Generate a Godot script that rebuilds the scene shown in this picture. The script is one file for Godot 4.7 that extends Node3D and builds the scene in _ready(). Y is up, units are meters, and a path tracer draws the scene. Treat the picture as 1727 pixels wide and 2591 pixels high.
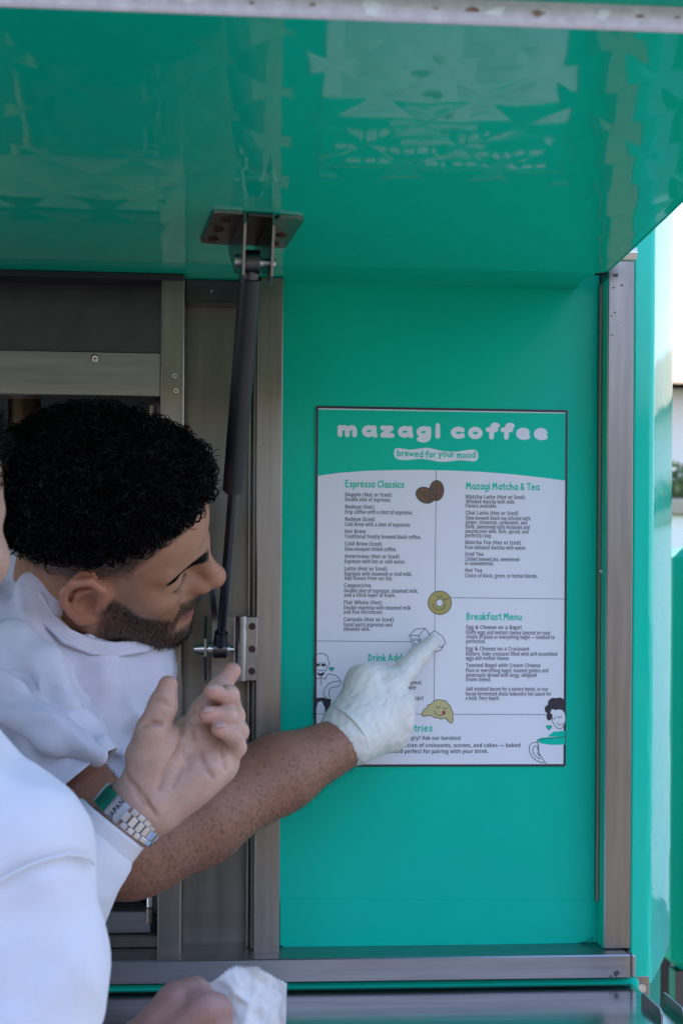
extends Node3D
# A teal food truck: its serving window, raised awning, wall menu, the barista leaning out and a customer in front.
# y up, metres; the truck's menu wall is the plane z = 0, x runs along the truck, +z points to the street.

class MB:
	var v := PackedVector3Array()
	var n := PackedVector3Array()
	var c := PackedColorArray()
	var ix := PackedInt32Array()
	var col := Color(1, 1, 1)
	func vert(p: Vector3, nn: Vector3) -> int:
		v.append(p)
		n.append(nn)
		c.append(col)
		return v.size() - 1
	func tri(a: Vector3, b: Vector3, d: Vector3) -> void:  # counter-clockwise seen from outside
		var nn := (b - a).cross(d - a).normalized()
		var i := vert(a, nn)
		vert(b, nn)
		vert(d, nn)
		ix.append_array(PackedInt32Array([i, i + 2, i + 1]))
	func quad(a: Vector3, b: Vector3, d: Vector3, e: Vector3) -> void:
		var nn := (d - a).cross(e - b).normalized()
		var i := vert(a, nn)
		vert(b, nn)
		vert(d, nn)
		vert(e, nn)
		ix.append_array(PackedInt32Array([i, i + 2, i + 1, i, i + 3, i + 2]))
	func box(lo: Vector3, hi: Vector3, bev := 0.0) -> void:
		var m := (lo + hi) * 0.5
		var h := (hi - lo) * 0.5
		var b := minf(bev, minf(h.x, minf(h.y, h.z)) * 0.9)
		for ax in 3:
			for s: float in [-1.0, 1.0]:
				var u := (ax + 1) % 3
				var w := (ax + 2) % 3
				var q: Array[Vector3] = []
				for k: Vector2 in [Vector2(-1, -1), Vector2(1, -1), Vector2(1, 1), Vector2(-1, 1)]:
					var p := Vector3.ZERO
					p[ax] = s * h[ax]
					p[u] = k.x * (h[u] - b)
					p[w] = k.y * (h[w] - b)
					q.append(m + p)
				if s > 0:
					quad(q[0], q[1], q[2], q[3])
				else:
					quad(q[3], q[2], q[1], q[0])
		if b <= 0.0:
			return
		for ax in 3:
			var u := (ax + 1) % 3
			var w := (ax + 2) % 3
			for su: float in [-1.0, 1.0]:
				for sw: float in [-1.0, 1.0]:
					var p: Array[Vector3] = []
					for e: Vector3 in [Vector3(-1, 0, 1), Vector3(1, 0, 1), Vector3(1, 1, 0), Vector3(-1, 1, 0)]:
						var x := Vector3.ZERO
						x[ax] = e.x * (h[ax] - b)
						x[u] = su * (h[u] - (0.0 if e.z == 0 else b))
						x[w] = sw * (h[w] - (0.0 if e.y == 0 else b))
						p.append(m + x)
					# p[0],p[1] lie on the w face, p[2],p[3] on the u face
					if su * sw > 0:
						quad(p[3], p[2], p[1], p[0])
					else:
						quad(p[0], p[1], p[2], p[3])
		for sx: float in [-1.0, 1.0]:
			for sy: float in [-1.0, 1.0]:
				for sz: float in [-1.0, 1.0]:
					var a := m + Vector3(sx * h.x, sy * (h.y - b), sz * (h.z - b))
					var d := m + Vector3(sx * (h.x - b), sy * h.y, sz * (h.z - b))
					var e := m + Vector3(sx * (h.x - b), sy * (h.y - b), sz * h.z)
					if sx * sy * sz > 0:
						tri(a, d, e)
					else:
						tri(a, e, d)
	func cyl(a: Vector3, b: Vector3, r1: float, r2 := -1.0, seg := 20, caps := true) -> void:
		if r2 < 0:
			r2 = r1
		var ax := (b - a).normalized()
		var u := ax.cross(Vector3.UP if absf(ax.y) < 0.9 else Vector3.RIGHT).normalized()
		var w := ax.cross(u)
		var i0 := v.size()
		for k in seg + 1:
			var t := TAU * k / seg
			var d := u * cos(t) + w * sin(t)
			vert(a + d * r1, d)
			vert(b + d * r2, d)
		for k in seg:
			var i := i0 + k * 2
			ix.append_array(PackedInt32Array([i, i + 1, i + 2, i + 1, i + 3, i + 2]))
		if caps:
			for s in 2:
				var nn := -ax if s == 0 else ax
				var p := a if s == 0 else b
				var r := r1 if s == 0 else r2
				var ci := vert(p, nn)
				for k in seg + 1:
					var t := TAU * k / seg
					vert(p + (u * cos(t) + w * sin(t)) * r, nn)
				for k in seg:
					ix.append_array(PackedInt32Array([ci, ci + 1 + k, ci + 2 + k] if s == 0 else [ci, ci + 2 + k, ci + 1 + k]))
	func tube(pts: Array, rad: Array, seg := 10) -> void:  # swept tube with varying radius, closed ends
		var i0 := v.size()
		var u := Vector3.ZERO
		for k in pts.size():
			var t: Vector3 = (pts[mini(k + 1, pts.size() - 1)] - pts[maxi(k - 1, 0)]).normalized()
			if u == Vector3.ZERO:
				u = t.cross(Vector3.UP if absf(t.y) < 0.9 else Vector3.RIGHT).normalized()
			u = (u - t * u.dot(t)).normalized()
			var w := t.cross(u)
			var r: float = rad[mini(k, rad.size() - 1)]
			for s in seg:
				var a := TAU * s / seg
				var d := u * cos(a) + w * sin(a)
				vert(pts[k] + d * r, d)
		for k in pts.size() - 1:
			for s in seg:
				var a := i0 + k * seg + s
				var b := i0 + k * seg + (s + 1) % seg
				ix.append_array(PackedInt32Array([a, a + seg, b, b, a + seg, b + seg]))
	func prism(poly: PackedVector2Array, o: Vector3, u: Vector3, w: Vector3, depth: float) -> void:  # polygon in the plane o + x u + y w, thickened along u x w
		var nn := u.cross(w).normalized()
		var p := poly.duplicate()
		if Geometry2D.is_polygon_clockwise(p):
			p.reverse()
		var t := Geometry2D.triangulate_polygon(p)
		var f := func(q: Vector2, up: float) -> Vector3: return o + u * q.x + w * q.y + nn * up
		for k in range(0, t.size(), 3):
			var a := p[t[k]]
			var b := p[t[k + 1]]
			var d := p[t[k + 2]]
			if (b - a).cross(d - a) < 0:
				var x := b
				b = d
				d = x
			tri(f.call(a, depth), f.call(b, depth), f.call(d, depth))
			if depth > 0:
				tri(f.call(a, 0.0), f.call(d, 0.0), f.call(b, 0.0))
		if depth > 0:
			for k in p.size():
				var a := p[k]
				var b := p[(k + 1) % p.size()]
				quad(f.call(a, 0.0), f.call(b, 0.0), f.call(b, depth), f.call(a, depth))
	func grid(nx: int, ny: int, f: Callable, flip := false) -> void:  # smooth sheet; f(i, j) gives a point
		var i0 := v.size()
		for j in ny + 1:
			for i in nx + 1:
				vert(f.call(i, j), Vector3.ZERO)
		for j in ny:
			for i in nx:
				var a := i0 + j * (nx + 1) + i
				var q := PackedInt32Array([a, a + nx + 1, a + 1, a + 1, a + nx + 1, a + nx + 2])
				if flip:
					q = PackedInt32Array([a, a + 1, a + nx + 1, a + 1, a + nx + 2, a + nx + 1])
				ix.append_array(q)
		smooth(i0)
	func smooth(from := 0) -> void:
		for k in range(0, ix.size(), 3):
			if ix[k] < from:
				continue
			var a := ix[k]
			var b := ix[k + 1]
			var d := ix[k + 2]
			var nn := (v[d] - v[a]).cross(v[b] - v[a])
			n[a] += nn
			n[b] += nn
			n[d] += nn
		for k in range(from, n.size()):
			n[k] = n[k].normalized()
	func mesh() -> ArrayMesh:
		var a := []
		a.resize(Mesh.ARRAY_MAX)
		a[Mesh.ARRAY_VERTEX] = v
		a[Mesh.ARRAY_NORMAL] = n
		a[Mesh.ARRAY_COLOR] = c
		a[Mesh.ARRAY_INDEX] = ix
		var m := ArrayMesh.new()
		m.add_surface_from_arrays(Mesh.PRIMITIVE_TRIANGLES, a)
		return m

# ---------------------------------------------------------------- scene helpers
var M := {}

func thing(called: String, label: String, category: String, at := Vector3.ZERO, group := "") -> Node3D:
	var o := Node3D.new()
	o.name = called
	add_child(o, true)
	o.position = at
	o.set_meta("label", label)
	o.set_meta("category", category)
	if group:
		o.set_meta("group", group)
	return o

func part(called: String, what, m: Material, parent: Node3D, label := "") -> MeshInstance3D:  # a piece in world coordinates under a thing or a part
	var o := MeshInstance3D.new()
	o.name = called
	o.mesh = what.mesh() if what is MB else what
	o.material_override = m
	parent.add_child(o, true)
	if parent.get_parent() == self:
		o.position = -parent.position
	if label:
		o.set_meta("label", label)
	return o

func joint(called: String, parent: Node3D, label := "") -> Node3D:  # an assembly that is a part of a thing and has sub-parts of its own
	var o := Node3D.new()
	o.name = called
	parent.add_child(o, true)
	o.position = -parent.position
	if label:
		o.set_meta("label", label)
	return o

func structure(called: String, what, m: Material, label := "") -> MeshInstance3D:
	var o := MeshInstance3D.new()
	o.name = called
	o.mesh = what.mesh() if what is MB else what
	o.material_override = m
	add_child(o, true)
	o.set_meta("kind", "structure")
	if label:
		o.set_meta("label", label)
	return o

func boxed(lo: Vector3, hi: Vector3, bev := 0.0) -> MB:
	var b := MB.new()
	b.box(lo, hi, bev)
	return b

func rod(a: Vector3, b: Vector3, r1: float, r2 := -1.0, seg := 20) -> MB:
	var x := MB.new()
	x.cyl(a, b, r1, r2, seg)
	return x

func lin(r: float, g: float, b: float, a := 1.0) -> Color:
	var k := Color(r, g, b).linear_to_srgb()
	k.a = a
	return k

func noise_tex(freq: float, lo: float, hi: float, octaves := 4, sd := 1, normal := false, size := 512) -> NoiseTexture2D:
	var f := FastNoiseLite.new()
	f.seed = sd
	f.frequency = freq
	f.noise_type = FastNoiseLite.TYPE_SIMPLEX_SMOOTH
	f.fractal_octaves = octaves
	var t := NoiseTexture2D.new()
	t.width = size
	t.height = size
	t.seamless = true
	t.noise = f
	if normal:
		t.as_normal_map = true
		t.bump_strength = 6.0
	else:
		var g := Gradient.new()
		g.set_color(0, Color(lo, lo, lo))
		g.set_color(1, Color(hi, hi, hi))
		t.color_ramp = g
	return t

func mat(c: Color, rough := 0.6, metal := 0.0) -> StandardMaterial3D:
	var m := StandardMaterial3D.new()
	m.albedo_color = c
	m.roughness = rough
	m.metallic = metal
	return m

func grained(m: StandardMaterial3D, scale: Vector3, albedo: Texture2D, rough: Texture2D = null, relief: Texture2D = null, cm := 0.02) -> StandardMaterial3D:
	m.uv1_triplanar = true
	m.uv1_world_triplanar = true
	m.uv1_scale = scale
	m.albedo_texture = albedo
	m.roughness_texture = rough
	if relief:
		m.heightmap_enabled = true
		m.heightmap_texture = relief
		m.heightmap_scale = cm
	return m

func make_materials() -> void:
	var fine := noise_tex(0.03, 0.0, 1.0, 4, 3)
	var blotch := noise_tex(0.006, 0.82, 1.0, 5, 5)
	var smear := noise_tex(0.012, 0.9, 1.0, 5, 9)
	var smudge := noise_tex(0.008, 0.75, 1.0, 4, 11)
	M.vinyl = mat(lin(0.002, 0.52, 0.335), 0.24)
	M.vinyl.metallic_specular = 0.22
	grained(M.vinyl, Vector3(1.4, 1.4, 1.4), noise_tex(0.004, 0.94, 1.0, 3, 21), smudge)
	M.awning = mat(lin(0.002, 0.52, 0.335), 0.06)
	M.awning.metallic_specular = 0.6
	M.corner_vinyl = mat(lin(0.002, 0.52, 0.335), 0.09)
	M.corner_vinyl.metallic_specular = 0.4
	M.steel = grained(mat(lin(0.31, 0.285, 0.245), 0.40, 1.0), Vector3(14, 0.9, 14), smear, smudge, fine, 0.004)
	M.steel_h = grained(mat(lin(0.37, 0.355, 0.345), 0.38, 1.0), Vector3(0.9, 14, 14), smear, smudge, fine, 0.004)
	M.steel_dull = grained(mat(lin(0.25, 0.24, 0.205), 0.42, 1.0), Vector3(10, 0.8, 10), blotch, smudge, fine, 0.006)
	M.steel_dark = grained(mat(lin(0.12, 0.115, 0.125), 0.38, 1.0), Vector3(4, 4, 4), smear, smudge)
	M.shelf = grained(mat(lin(0.52, 0.53, 0.55), 0.2, 1.0), Vector3(0.9, 10, 14), blotch, smudge, fine, 0.002)
	M.bracket = grained(mat(lin(0.30, 0.29, 0.28), 0.36, 1.0), Vector3(9, 9, 9), smear, smudge)
	M.zinc = mat(lin(0.62, 0.61, 0.58), 0.25, 1.0)
	M.rust = mat(lin(0.055, 0.018, 0.014), 0.8)
	M.rust_spot = mat(lin(0.30, 0.19, 0.15), 0.85)
	M.black = mat(lin(0.012, 0.012, 0.014), 0.42)
	M.black_gloss = mat(lin(0.012, 0.012, 0.018), 0.16)
	M.rubber = mat(lin(0.02, 0.02, 0.021), 0.75)
	M.lip = grained(mat(lin(0.80, 0.74, 0.78), 0.5), Vector3(5, 5, 5), noise_tex(0.03, 0.86, 1.0, 4, 31))
	M.lip_white = mat(lin(0.85, 0.85, 0.86), 0.45)
	M.bronze = mat(lin(0.26, 0.21, 0.17), 0.4, 0.9)
	M.paper = mat(lin(0.74, 0.74, 0.745), 0.3)
	M.ink = mat(lin(0.022, 0.02, 0.035), 0.35)
	M.print_teal = mat(lin(0.002, 0.52, 0.335), 0.3)
	M.print_teal.metallic_specular = 0.25
	M.print_brown = mat(lin(0.135, 0.068, 0.022), 0.35)
	M.print_tan = mat(lin(0.40, 0.34, 0.10), 0.35)
	M.print_cream = mat(lin(0.52, 0.46, 0.20), 0.35)
	M.print_red = mat(lin(0.45, 0.04, 0.04), 0.35)
	M.paper_print = mat(lin(0.74, 0.74, 0.745), 0.3)
	M.render = mat(lin(0.80, 0.75, 0.64), 0.9)
	M.tan_stone = mat(lin(0.40, 0.32, 0.22), 0.9)
	M.leaf = mat(lin(0.06, 0.11, 0.03), 0.6)
	M.leaf_dark = mat(lin(0.03, 0.05, 0.02), 0.9)
	M.roof = mat(lin(0.24, 0.12, 0.07), 0.85)
	M.glass_dark = mat(lin(0.03, 0.035, 0.04), 0.1)
	M.film = mat(lin(0.01, 0.16, 0.09), 0.2, 0.3)
	M.film_ink = mat(lin(0.02, 0.06, 0.06), 0.4)
	M.brick = grained(mat(lin(0.125, 0.115, 0.09), 0.9), Vector3(0.7, 0.7, 0.7), noise_tex(0.02, 0.6, 1.0, 5, 91))
	M.brass = mat(lin(0.36, 0.25, 0.15), 0.35, 1.0)
	M.cabinet = mat(lin(0.01, 0.25, 0.21), 0.4)
	M.scuff = mat(lin(0.05, 0.048, 0.055), 0.7)
	M.inner = grained(mat(lin(0.30, 0.30, 0.31), 0.5, 0.6), Vector3(3, 3, 3), blotch)
	M.floor = mat(lin(0.05, 0.05, 0.05), 0.7)

# ---------------------------------------------------------------- start
func _ready() -> void:
	var cam := Camera3D.new()
	cam.name = "camera"
	var lens := CameraAttributesPhysical.new()
	lens.frustum_focal_length = 49.0
	lens.frustum_focus_distance = 1.56
	lens.exposure_aperture = 8.0
	add_child(cam)
	cam.attributes = lens
	cam.projection = Camera3D.PROJECTION_FRUSTUM
	cam.near = 0.05
	cam.far = 400.0
	cam.size = 0.05 * 0.735
	cam.frustum_offset = Vector2(0.0, 0.05 * 254.0 / 3200.0)
	cam.position = Vector3(0, 1.55, 1.6191)
	cam.basis = Basis(Vector3.UP, -0.075) * Basis(Vector3.BACK, 0.006)
	cam.current = true

	var sky := ProceduralSkyMaterial.new()
	sky.sky_top_color = Color(0.46, 0.57, 0.80)
	sky.sky_horizon_color = Color(0.86, 0.89, 0.95)
	sky.sky_curve = 0.18
	sky.ground_horizon_color = Color(0.62, 0.62, 0.60)
	sky.ground_bottom_color = Color(0.35, 0.34, 0.32)
	sky.sun_angle_max = 12.0
	var env := Environment.new()
	env.background_mode = Environment.BG_SKY
	env.sky = Sky.new()
	env.sky.sky_material = sky
	env.tonemap_mode = Environment.TONE_MAPPER_LINEAR
	env.tonemap_exposure = 4.0
	env.sdfgi_enabled = true
	env.ssao_enabled = true
	env.ssil_enabled = true
	var we := WorldEnvironment.new()
	we.name = "world"
	we.environment = env
	add_child(we)
	var sun := DirectionalLight3D.new()
	sun.name = "sun"
	sun.light_energy = 1.3
	sun.light_angular_distance = 0.5
	sun.light_color = Color(1.0, 0.95, 0.86)
	sun.shadow_enabled = true
	add_child(sun)
	sun.look_at_from_position(Vector3(0.2, 0.62, -0.76) * 20.0, Vector3.ZERO)

	make_materials()
	build_ground()
	build_truck()
	build_awning()
	build_poster()
	build_background()
	build_mat()
	build_people()

func build_ground() -> void:
	var g := MB.new()
	g.grid(60, 60, func(i: int, j: int): return Vector3(-60.0 + i * 2.0, -0.15 + (0.0 if j > 20 else 0.0), 60.0 - j * 2.0))
	structure("ground", g, grained(mat(lin(0.20, 0.19, 0.175), 0.9), Vector3(0.5, 0.5, 0.5), noise_tex(0.02, 0.7, 1.0, 5, 41)), "pale concrete ground of the lot around the truck")

func build_truck() -> void:
	var t := thing("food_truck", "teal food truck with steel framed serving window and raised awning", "food truck", Vector3(-1.4, -0.15, -1.0))
	# closed body so that daylight enters only by the window
	var b := MB.new()
	b.box(Vector3(-3.5, 0.33, -2.06), Vector3(0.5, 2.7, -2.0))            # far side
	b.box(Vector3(-3.56, 0.33, -2.06), Vector3(-3.5, 2.7, 0.05))           # left end
	b.box(Vector3(0.44, 0.33, -2.0), Vector3(0.5, 2.7, -0.03))             # right end
	b.box(Vector3(-3.5, 2.62, -2.0), Vector3(0.44, 2.7, 0.05))             # roof
	b.box(Vector3(-3.5, 0.33, -2.0), Vector3(0.44, 0.4, 0.0))              # floor
	b.box(Vector3(-3.5, 1.945, 0.0), Vector3(0.395, 2.62, 0.05))           # above the window
	b.box(Vector3(0.3952, 1.998, -0.02), Vector3(0.4572, 2.62, 0.028))      # above the end post
	b.box(Vector3(-3.5, 0.4, 0.0), Vector3(-1.35, 1.945, 0.05))            # left of the window
	part("body_shell", b, M.vinyl, t)
	b = boxed(Vector3(-3.5, 1.9445, 0.0502), Vector3(0.402, 2.0, 0.098), 0.002)
	part("awning_header", b, M.vinyl, t)
	part("lower_skin", boxed(Vector3(-3.5, 0.36, 0.0), Vector3(0.4635, 1.1425, 0.048), 0.003), M.vinyl, t)
	# menu wall, faintly quilted under its vinyl, and the strip overlapping its foot
	b = MB.new()
	b.grid(124, 244, func(i: int, j: int):
		var x := 0.0515 + 0.3725 * i / 124.0
		var y := 1.222 + 0.74 * j / 244.0
		return Vector3(x, y, quilt((x + 0.02) / 0.0765, y / 0.104) * 0.00012))
	part("menu_wall", b, M.vinyl, t, "flat teal wall panel that carries the menu")
	part("wall_backing", boxed(Vector3(0.0515, 1.1735, -0.008), Vector3(0.4255, 1.23, -0.0025)), M.vinyl, t)
	b = MB.new()
	b.prism(PackedVector2Array([Vector2(0.0525, 1.1755), Vector2(0.058, 1.1725), Vector2(0.405, 1.1735), Vector2(0.4225, 1.1815), Vector2(0.4225, 1.2236), Vector2(0.0525, 1.2294)]), Vector3(0, 0, -0.002), Vector3.RIGHT, Vector3.UP, 0.0035)
	part("wall_foot_strip", b, M.vinyl, t)
	# frame of the opening
	var f := joint("window_frame", t)
	part("post", boxed(Vector3(0.0218, 1.168, -0.01), Vector3(0.0508, 1.9445, 0.026), 0.0012), M.steel, f)
	part("post", boxed(Vector3(-0.0875, 1.168, -0.015), Vector3(-0.0612, 1.9445, 0.026), 0.0012), M.steel, f)
	part("post", boxed(Vector3(0.4258, 1.1735, -0.02), Vector3(0.4568, 1.995, 0.034), 0.0015), M.steel, f)
	part("sill", boxed(Vector3(-1.4, 1.1462, -0.05), Vector3(0.4495, 1.1732, 0.06), 0.0014), M.steel_h, f)
	b = boxed(Vector3(0.4498, 1.1462, 0.02), Vector3(0.4565, 1.1728, 0.058), 0.0025)
	part("sill_end_cap", b, M.steel_h, f)
	part("transom_rail", boxed(Vector3(-1.4, 1.8058, -0.01), Vector3(-0.0877, 1.8563, 0.020), 0.0012), M.steel_h, f)
	part("transom_panel", boxed(Vector3(-1.4, 1.8565, -0.02), Vector3(-0.0877, 1.9445, -0.002)), M.steel_dark, f)
	part("top_gasket", boxed(Vector3(-1.4, 1.9375, -0.001), Vector3(-0.0612, 1.9444, 0.030), 0.001), M.rubber, f)
	part("window_stile", boxed(Vector3(-0.098, 1.173, -0.03), Vector3(-0.0877, 1.8057, -0.012)), M.steel_dark, f)
	part("bottom_track", boxed(Vector3(-1.4, 1.1735, -0.045), Vector3(-0.0877, 1.187, 0.0), 0.001), M.steel_dull, f)
	part("bottom_rail", boxed(Vector3(-1.4, 1.1872, -0.045), Vector3(-0.0877, 1.213, -0.012), 0.0012), M.steel_h, f)
	part("trim_strip", boxed(Vector3(0.4222, 1.2245, -0.01), Vector3(0.4252, 1.95, 0.012), 0.0006), M.bronze, f)
	part("post_lining", boxed(Vector3(0.4216, 1.174, -0.02), Vector3(0.4250, 1.95, 0.001)), M.vinyl, f)
	part("jamb_lining", boxed(Vector3(0.4253, 1.174, -0.01), Vector3(0.4257, 1.95, 0.0325)), M.vinyl, f)
	# strut channel between the posts
	var c := joint("strut_channel", t)
	part("back_panel", boxed(Vector3(-0.0614, 1.168, -0.03), Vector3(0.0216, 1.9445, -0.024)), M.steel_dull, c)
	part("channel_header", boxed(Vector3(-0.0612, 1.919, -0.0238), Vector3(0.0216, 1.9444, 0.006), 0.001), M.steel_dark, c)
	part("guide_rail", boxed(Vector3(0.0125, 1.1735, -0.0238), Vector3(0.0155, 1.9185, 0.002), 0.0006), M.steel, c)
	part("guide_rail", boxed(Vector3(0.0178, 1.1735, -0.0238), Vector3(0.0216, 1.9185, 0.012), 0.0006), M.steel_dull, c)
	part("rivet", rod(Vector3(-0.031, 1.931, 0.0055), Vector3(-0.031, 1.931, 0.0075), 0.0018, 0.0012, 12), M.zinc, c)
	part("prop_bar", plank([Vector3(-0.0355, 1.6473, 0.0000), Vector3(-0.0305, 1.6473, 0.0000), Vector3(-0.0217, 1.5516, 0.0120), Vector3(-0.0282, 1.5516, 0.0120)], 0.003), M.black_gloss, c)
	# screws on the frame
	var s := MB.new()
	s.cyl(Vector3(-0.1619, 1.8482, 0.0190), Vector3(-0.1615, 1.8473, 0.0235), 0.0052, 0.0036, 20)
	var sc := part("screw", s, M.zinc, f)
	part("screw_slot", boxed(Vector3(-0.1615, 1.8474, 0.0232) - Vector3(0.0026, 0.0005, 0), Vector3(-0.1615, 1.8474, 0.0232) + Vector3(0.0026, 0.0005, 0.0006)), M.black, f)
	part("screw_slot", boxed(Vector3(-0.1615, 1.8474, 0.0232) - Vector3(0.0005, 0.0026, 0), Vector3(-0.1615, 1.8474, 0.0232) + Vector3(0.0005, 0.0026, 0.0007)), M.black, f)
	for p: Vector3 in [Vector3(-0.0715, 1.8289, 0.0260), Vector3(-0.0699, 1.8121, 0.0260)]:
		var rv := MB.new()
		rv.cyl(p - Vector3(0, 0, 0.001), p + Vector3(0, 0, 0.0016), 0.0042, 0.003, 18)
		part("pop_rivet", rv, M.zinc, f)
		part("rivet_core", rod(p, p + Vector3(0, 0, 0.0018), 0.0014, 0.0012, 10), M.black, f)
	# scuffs and weld scars on the steel
	var srng := RandomNumberGenerator.new()
	srng.seed = 31
	for q: Array in [[Vector3(0.4341, 1.9542, 0.0341), 0.0042], [Vector3(0.4414, 1.9427, 0.0341), 0.0022], [Vector3(0.4322, 1.9395, 0.0341), 0.0018], [Vector3(0.4339, 1.9108, 0.0341), 0.0016], [Vector3(0.4303, 1.9067, 0.0341), 0.0012], [Vector3(0.4365, 1.8957, 0.0341), 0.001], [Vector3(0.4305, 1.8845, 0.0341), 0.0018], [Vector3(0.4329, 1.1521, 0.0601), 0.0052], [Vector3(0.4268, 1.1492, 0.0601), 0.0022], [Vector3(0.0373, 1.8106, 0.0261), 0.0011], [Vector3(0.0287, 1.7533, 0.0261), 0.0009], [Vector3(0.4448, 1.5570, 0.0341), 0.0011], [Vector3(0.4416, 1.2342, 0.0341), 0.001]]:
		var sp := PackedVector2Array()
		var sr: float = q[1]
		for k in 9:
			var r := sr * (0.4 + 0.6 * srng.randf())
			sp.append(Vector2(cos(TAU * k / 9.0) * r, sin(TAU * k / 9.0) * r * 0.8))
		var sm := MB.new()
		sm.prism(sp, q[0], Vector3.RIGHT, Vector3.UP, 0.0002)
		part("scuff", sm, M.scuff, f)
	part("trim_rivet", rod(Vector3(0.4257, 1.6121, 0.0118), Vector3(0.4252, 1.6120, 0.0136), 0.0024, 0.0016, 14), M.zinc, f)
	# piano hinge of the service window
	var h := joint("piano_hinge", t)
	for k in 33:
		var y := 1.80 - k * 0.0182
		part("knuckle", rod(Vector3(-0.0985, y, -0.008), Vector3(-0.0985, y - 0.0165, -0.008), 0.0042, -1.0, 10), M.bronze if k % 2 == 0 else M.zinc, h)
	# corner panel: flat strip then a rounded glossy corner running back
	b = MB.new()
	var prof: Array[Vector2] = [Vector2(0.4572, -0.02), Vector2(0.4572, 0.028), Vector2(0.459, 0.030)]
	for k in 4:
		prof.append(Vector2(0.461 + k * 0.0048, 0.030 - k * 0.0002))
	for k in 5:   # a quick turn, then a long slanting flank
		var a := deg_to_rad(10.0 + 11.0 * k)
		prof.append(prof[prof.size() - 1] + Vector2(cos(a), -sin(a)) * 0.0022)
	for k in 10:
		var a := deg_to_rad(64.5 + 0.25 * k)
		prof.append(prof[prof.size() - 1] + Vector2(cos(a), -sin(a)) * 0.0172)
	for k in 3:
		var a := deg_to_rad(74.0 + 7.0 * k)
		prof.append(prof[prof.size() - 1] + Vector2(cos(a), -sin(a)) * 0.005)
	prof.append(Vector2(prof[prof.size() - 1].x, -2.05))
	var rng := FastNoiseLite.new()
	rng.seed = 4
	rng.frequency = 1.0
	var ny := 260
	b.grid(prof.size() - 1, ny, func(i: int, j: int):
		var y := 1.138 + 1.5 * j / float(ny)
		var q := prof[i]
		var wob := 0.0
		if i > 5:   # the wrap is wrinkled where it turns the corner
			wob = (rng.get_noise_2d(q.x * 260.0 + q.y * 120.0, y * 9.0) * 0.0012 + rng.get_noise_2d(q.x * 700.0, y * 26.0 + 40.0) * 0.0005)
			wob *= clampf((1.75 - y) * 2.2, 0.25, 1.0)
		if j == 0:
			y -= (0.006 - 0.10 * maxf(0.0, q.x - 0.485)) if i < 24 else 0.0
		return Vector3(q.x + wob * 0.7, y, q.y + wob * 0.8 if i > 2 else q.y))
	part("corner_panel", b, M.corner_vinyl, t, "glossy teal corner panel with wrinkled wrap")
	b = MB.new()
	var low: Array[Vector2] = [Vector2(0.455, 0.024), Vector2(0.470, 0.024), Vector2(0.478, 0.019), Vector2(0.486, 0.005), Vector2(0.534, -0.10), Vector2(0.536, -2.0)]
	b.grid(low.size() - 1, 12, func(i: int, j: int): return Vector3(low[i].x, 0.36 + 0.80 * j / 12.0, low[i].y))
	part("lower_corner", b, M.corner_vinyl, t)
	# fold-down shelf under the sill
	var sh := joint("serving_shelf", t)
	part("shelf_top", boxed(Vector3(-1.5, 1.131, 0.062), Vector3(0.4545, 1.139, 0.36), 0.0012), M.shelf, sh)
	part("hinge_strip", boxed(Vector3(-1.5, 1.128, 0.049), Vector3(0.4545, 1.137, 0.0615)), M.steel_h, sh)
	for k in 2:
		var x0 := 0.442 + k * 0.0235
		var q := MB.new()
		q.prism(PackedVector2Array([Vector2(0.135, 1.125), Vector2(0.135, 1.146), Vector2(0.1385, 1.151), Vector2(0.20, 1.151), Vector2(0.206, 1.146), Vector2(0.206, 1.125)]), Vector3(x0, 0, 0), Vector3.BACK, Vector3.UP, 0.0022)
		part("stop_tab", q, M.steel, sh)
	part("catch_plate", boxed(Vector3(0.459, 1.117, 0.0245), Vector3(0.481, 1.142, 0.030), 0.002), M.steel, t)
	part("catch_bolt", rod(Vector3(0.470, 1.128, 0.03), Vector3(0.470, 1.128, 0.036), 0.0062, 0.0052, 16), M.zinc, t)
	# inside: counter behind the sill, a shelf wall and a tall steel drum
	part("counter", boxed(Vector3(-3.4, 1.12, -0.62), Vector3(0.43, 1.16, -0.06)), M.steel_dark, t)
	part("inner_wall", boxed(Vector3(-3.4, 0.4, -1.12), Vector3(0.43, 2.6, -1.08)), M.inner, t)
	part("inner_partition", boxed(Vector3(-0.05, 0.4, -1.07), Vector3(0.43, 2.6, -0.04)), M.inner, t)
	var boiler := joint("boiler", t, "tall brassy steel boiler inside the truck")
	part("tank", rod(Vector3(-0.2885, 1.6243, -0.3000) + Vector3(0, -0.2, 0), Vector3(-0.2885, 1.6243, -0.3000) + Vector3(0, 0.32, 0), 0.022, -1.0, 32), M.brass, boiler)
	part("pipe", rod(Vector3(-0.2728, 1.6244, -0.3000) + Vector3(0, -0.2, 0), Vector3(-0.2728, 1.6244, -0.3000) + Vector3(0, 0.32, 0), 0.005, -1.0, 16), M.brass, boiler)
	gas_strut(t)

func plank(q: Array, th: float) -> MB:  # four-cornered plate with thickness towards -z
	var b := MB.new()
	var d := Vector3(0, 0, -th)
	b.quad(q[3], q[2], q[1], q[0])
	b.quad(q[0] + d, q[1] + d, q[2] + d, q[3] + d)
	for k in 4:
		b.quad(q[k], q[(k + 1) % 4], q[(k + 1) % 4] + d, q[k] + d)
	return b

func quilt(u: float, w: float) -> float:  # 0..1 pillow height of a diamond lattice with unit diagonals
	var a := u + w
	var b := u - w
	a = 2.0 * (a - floorf(a)) - 1.0
	b = 2.0 * (b - floorf(b)) - 1.0
	return (1.0 - a * a) * (1.0 - b * b)

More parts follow.
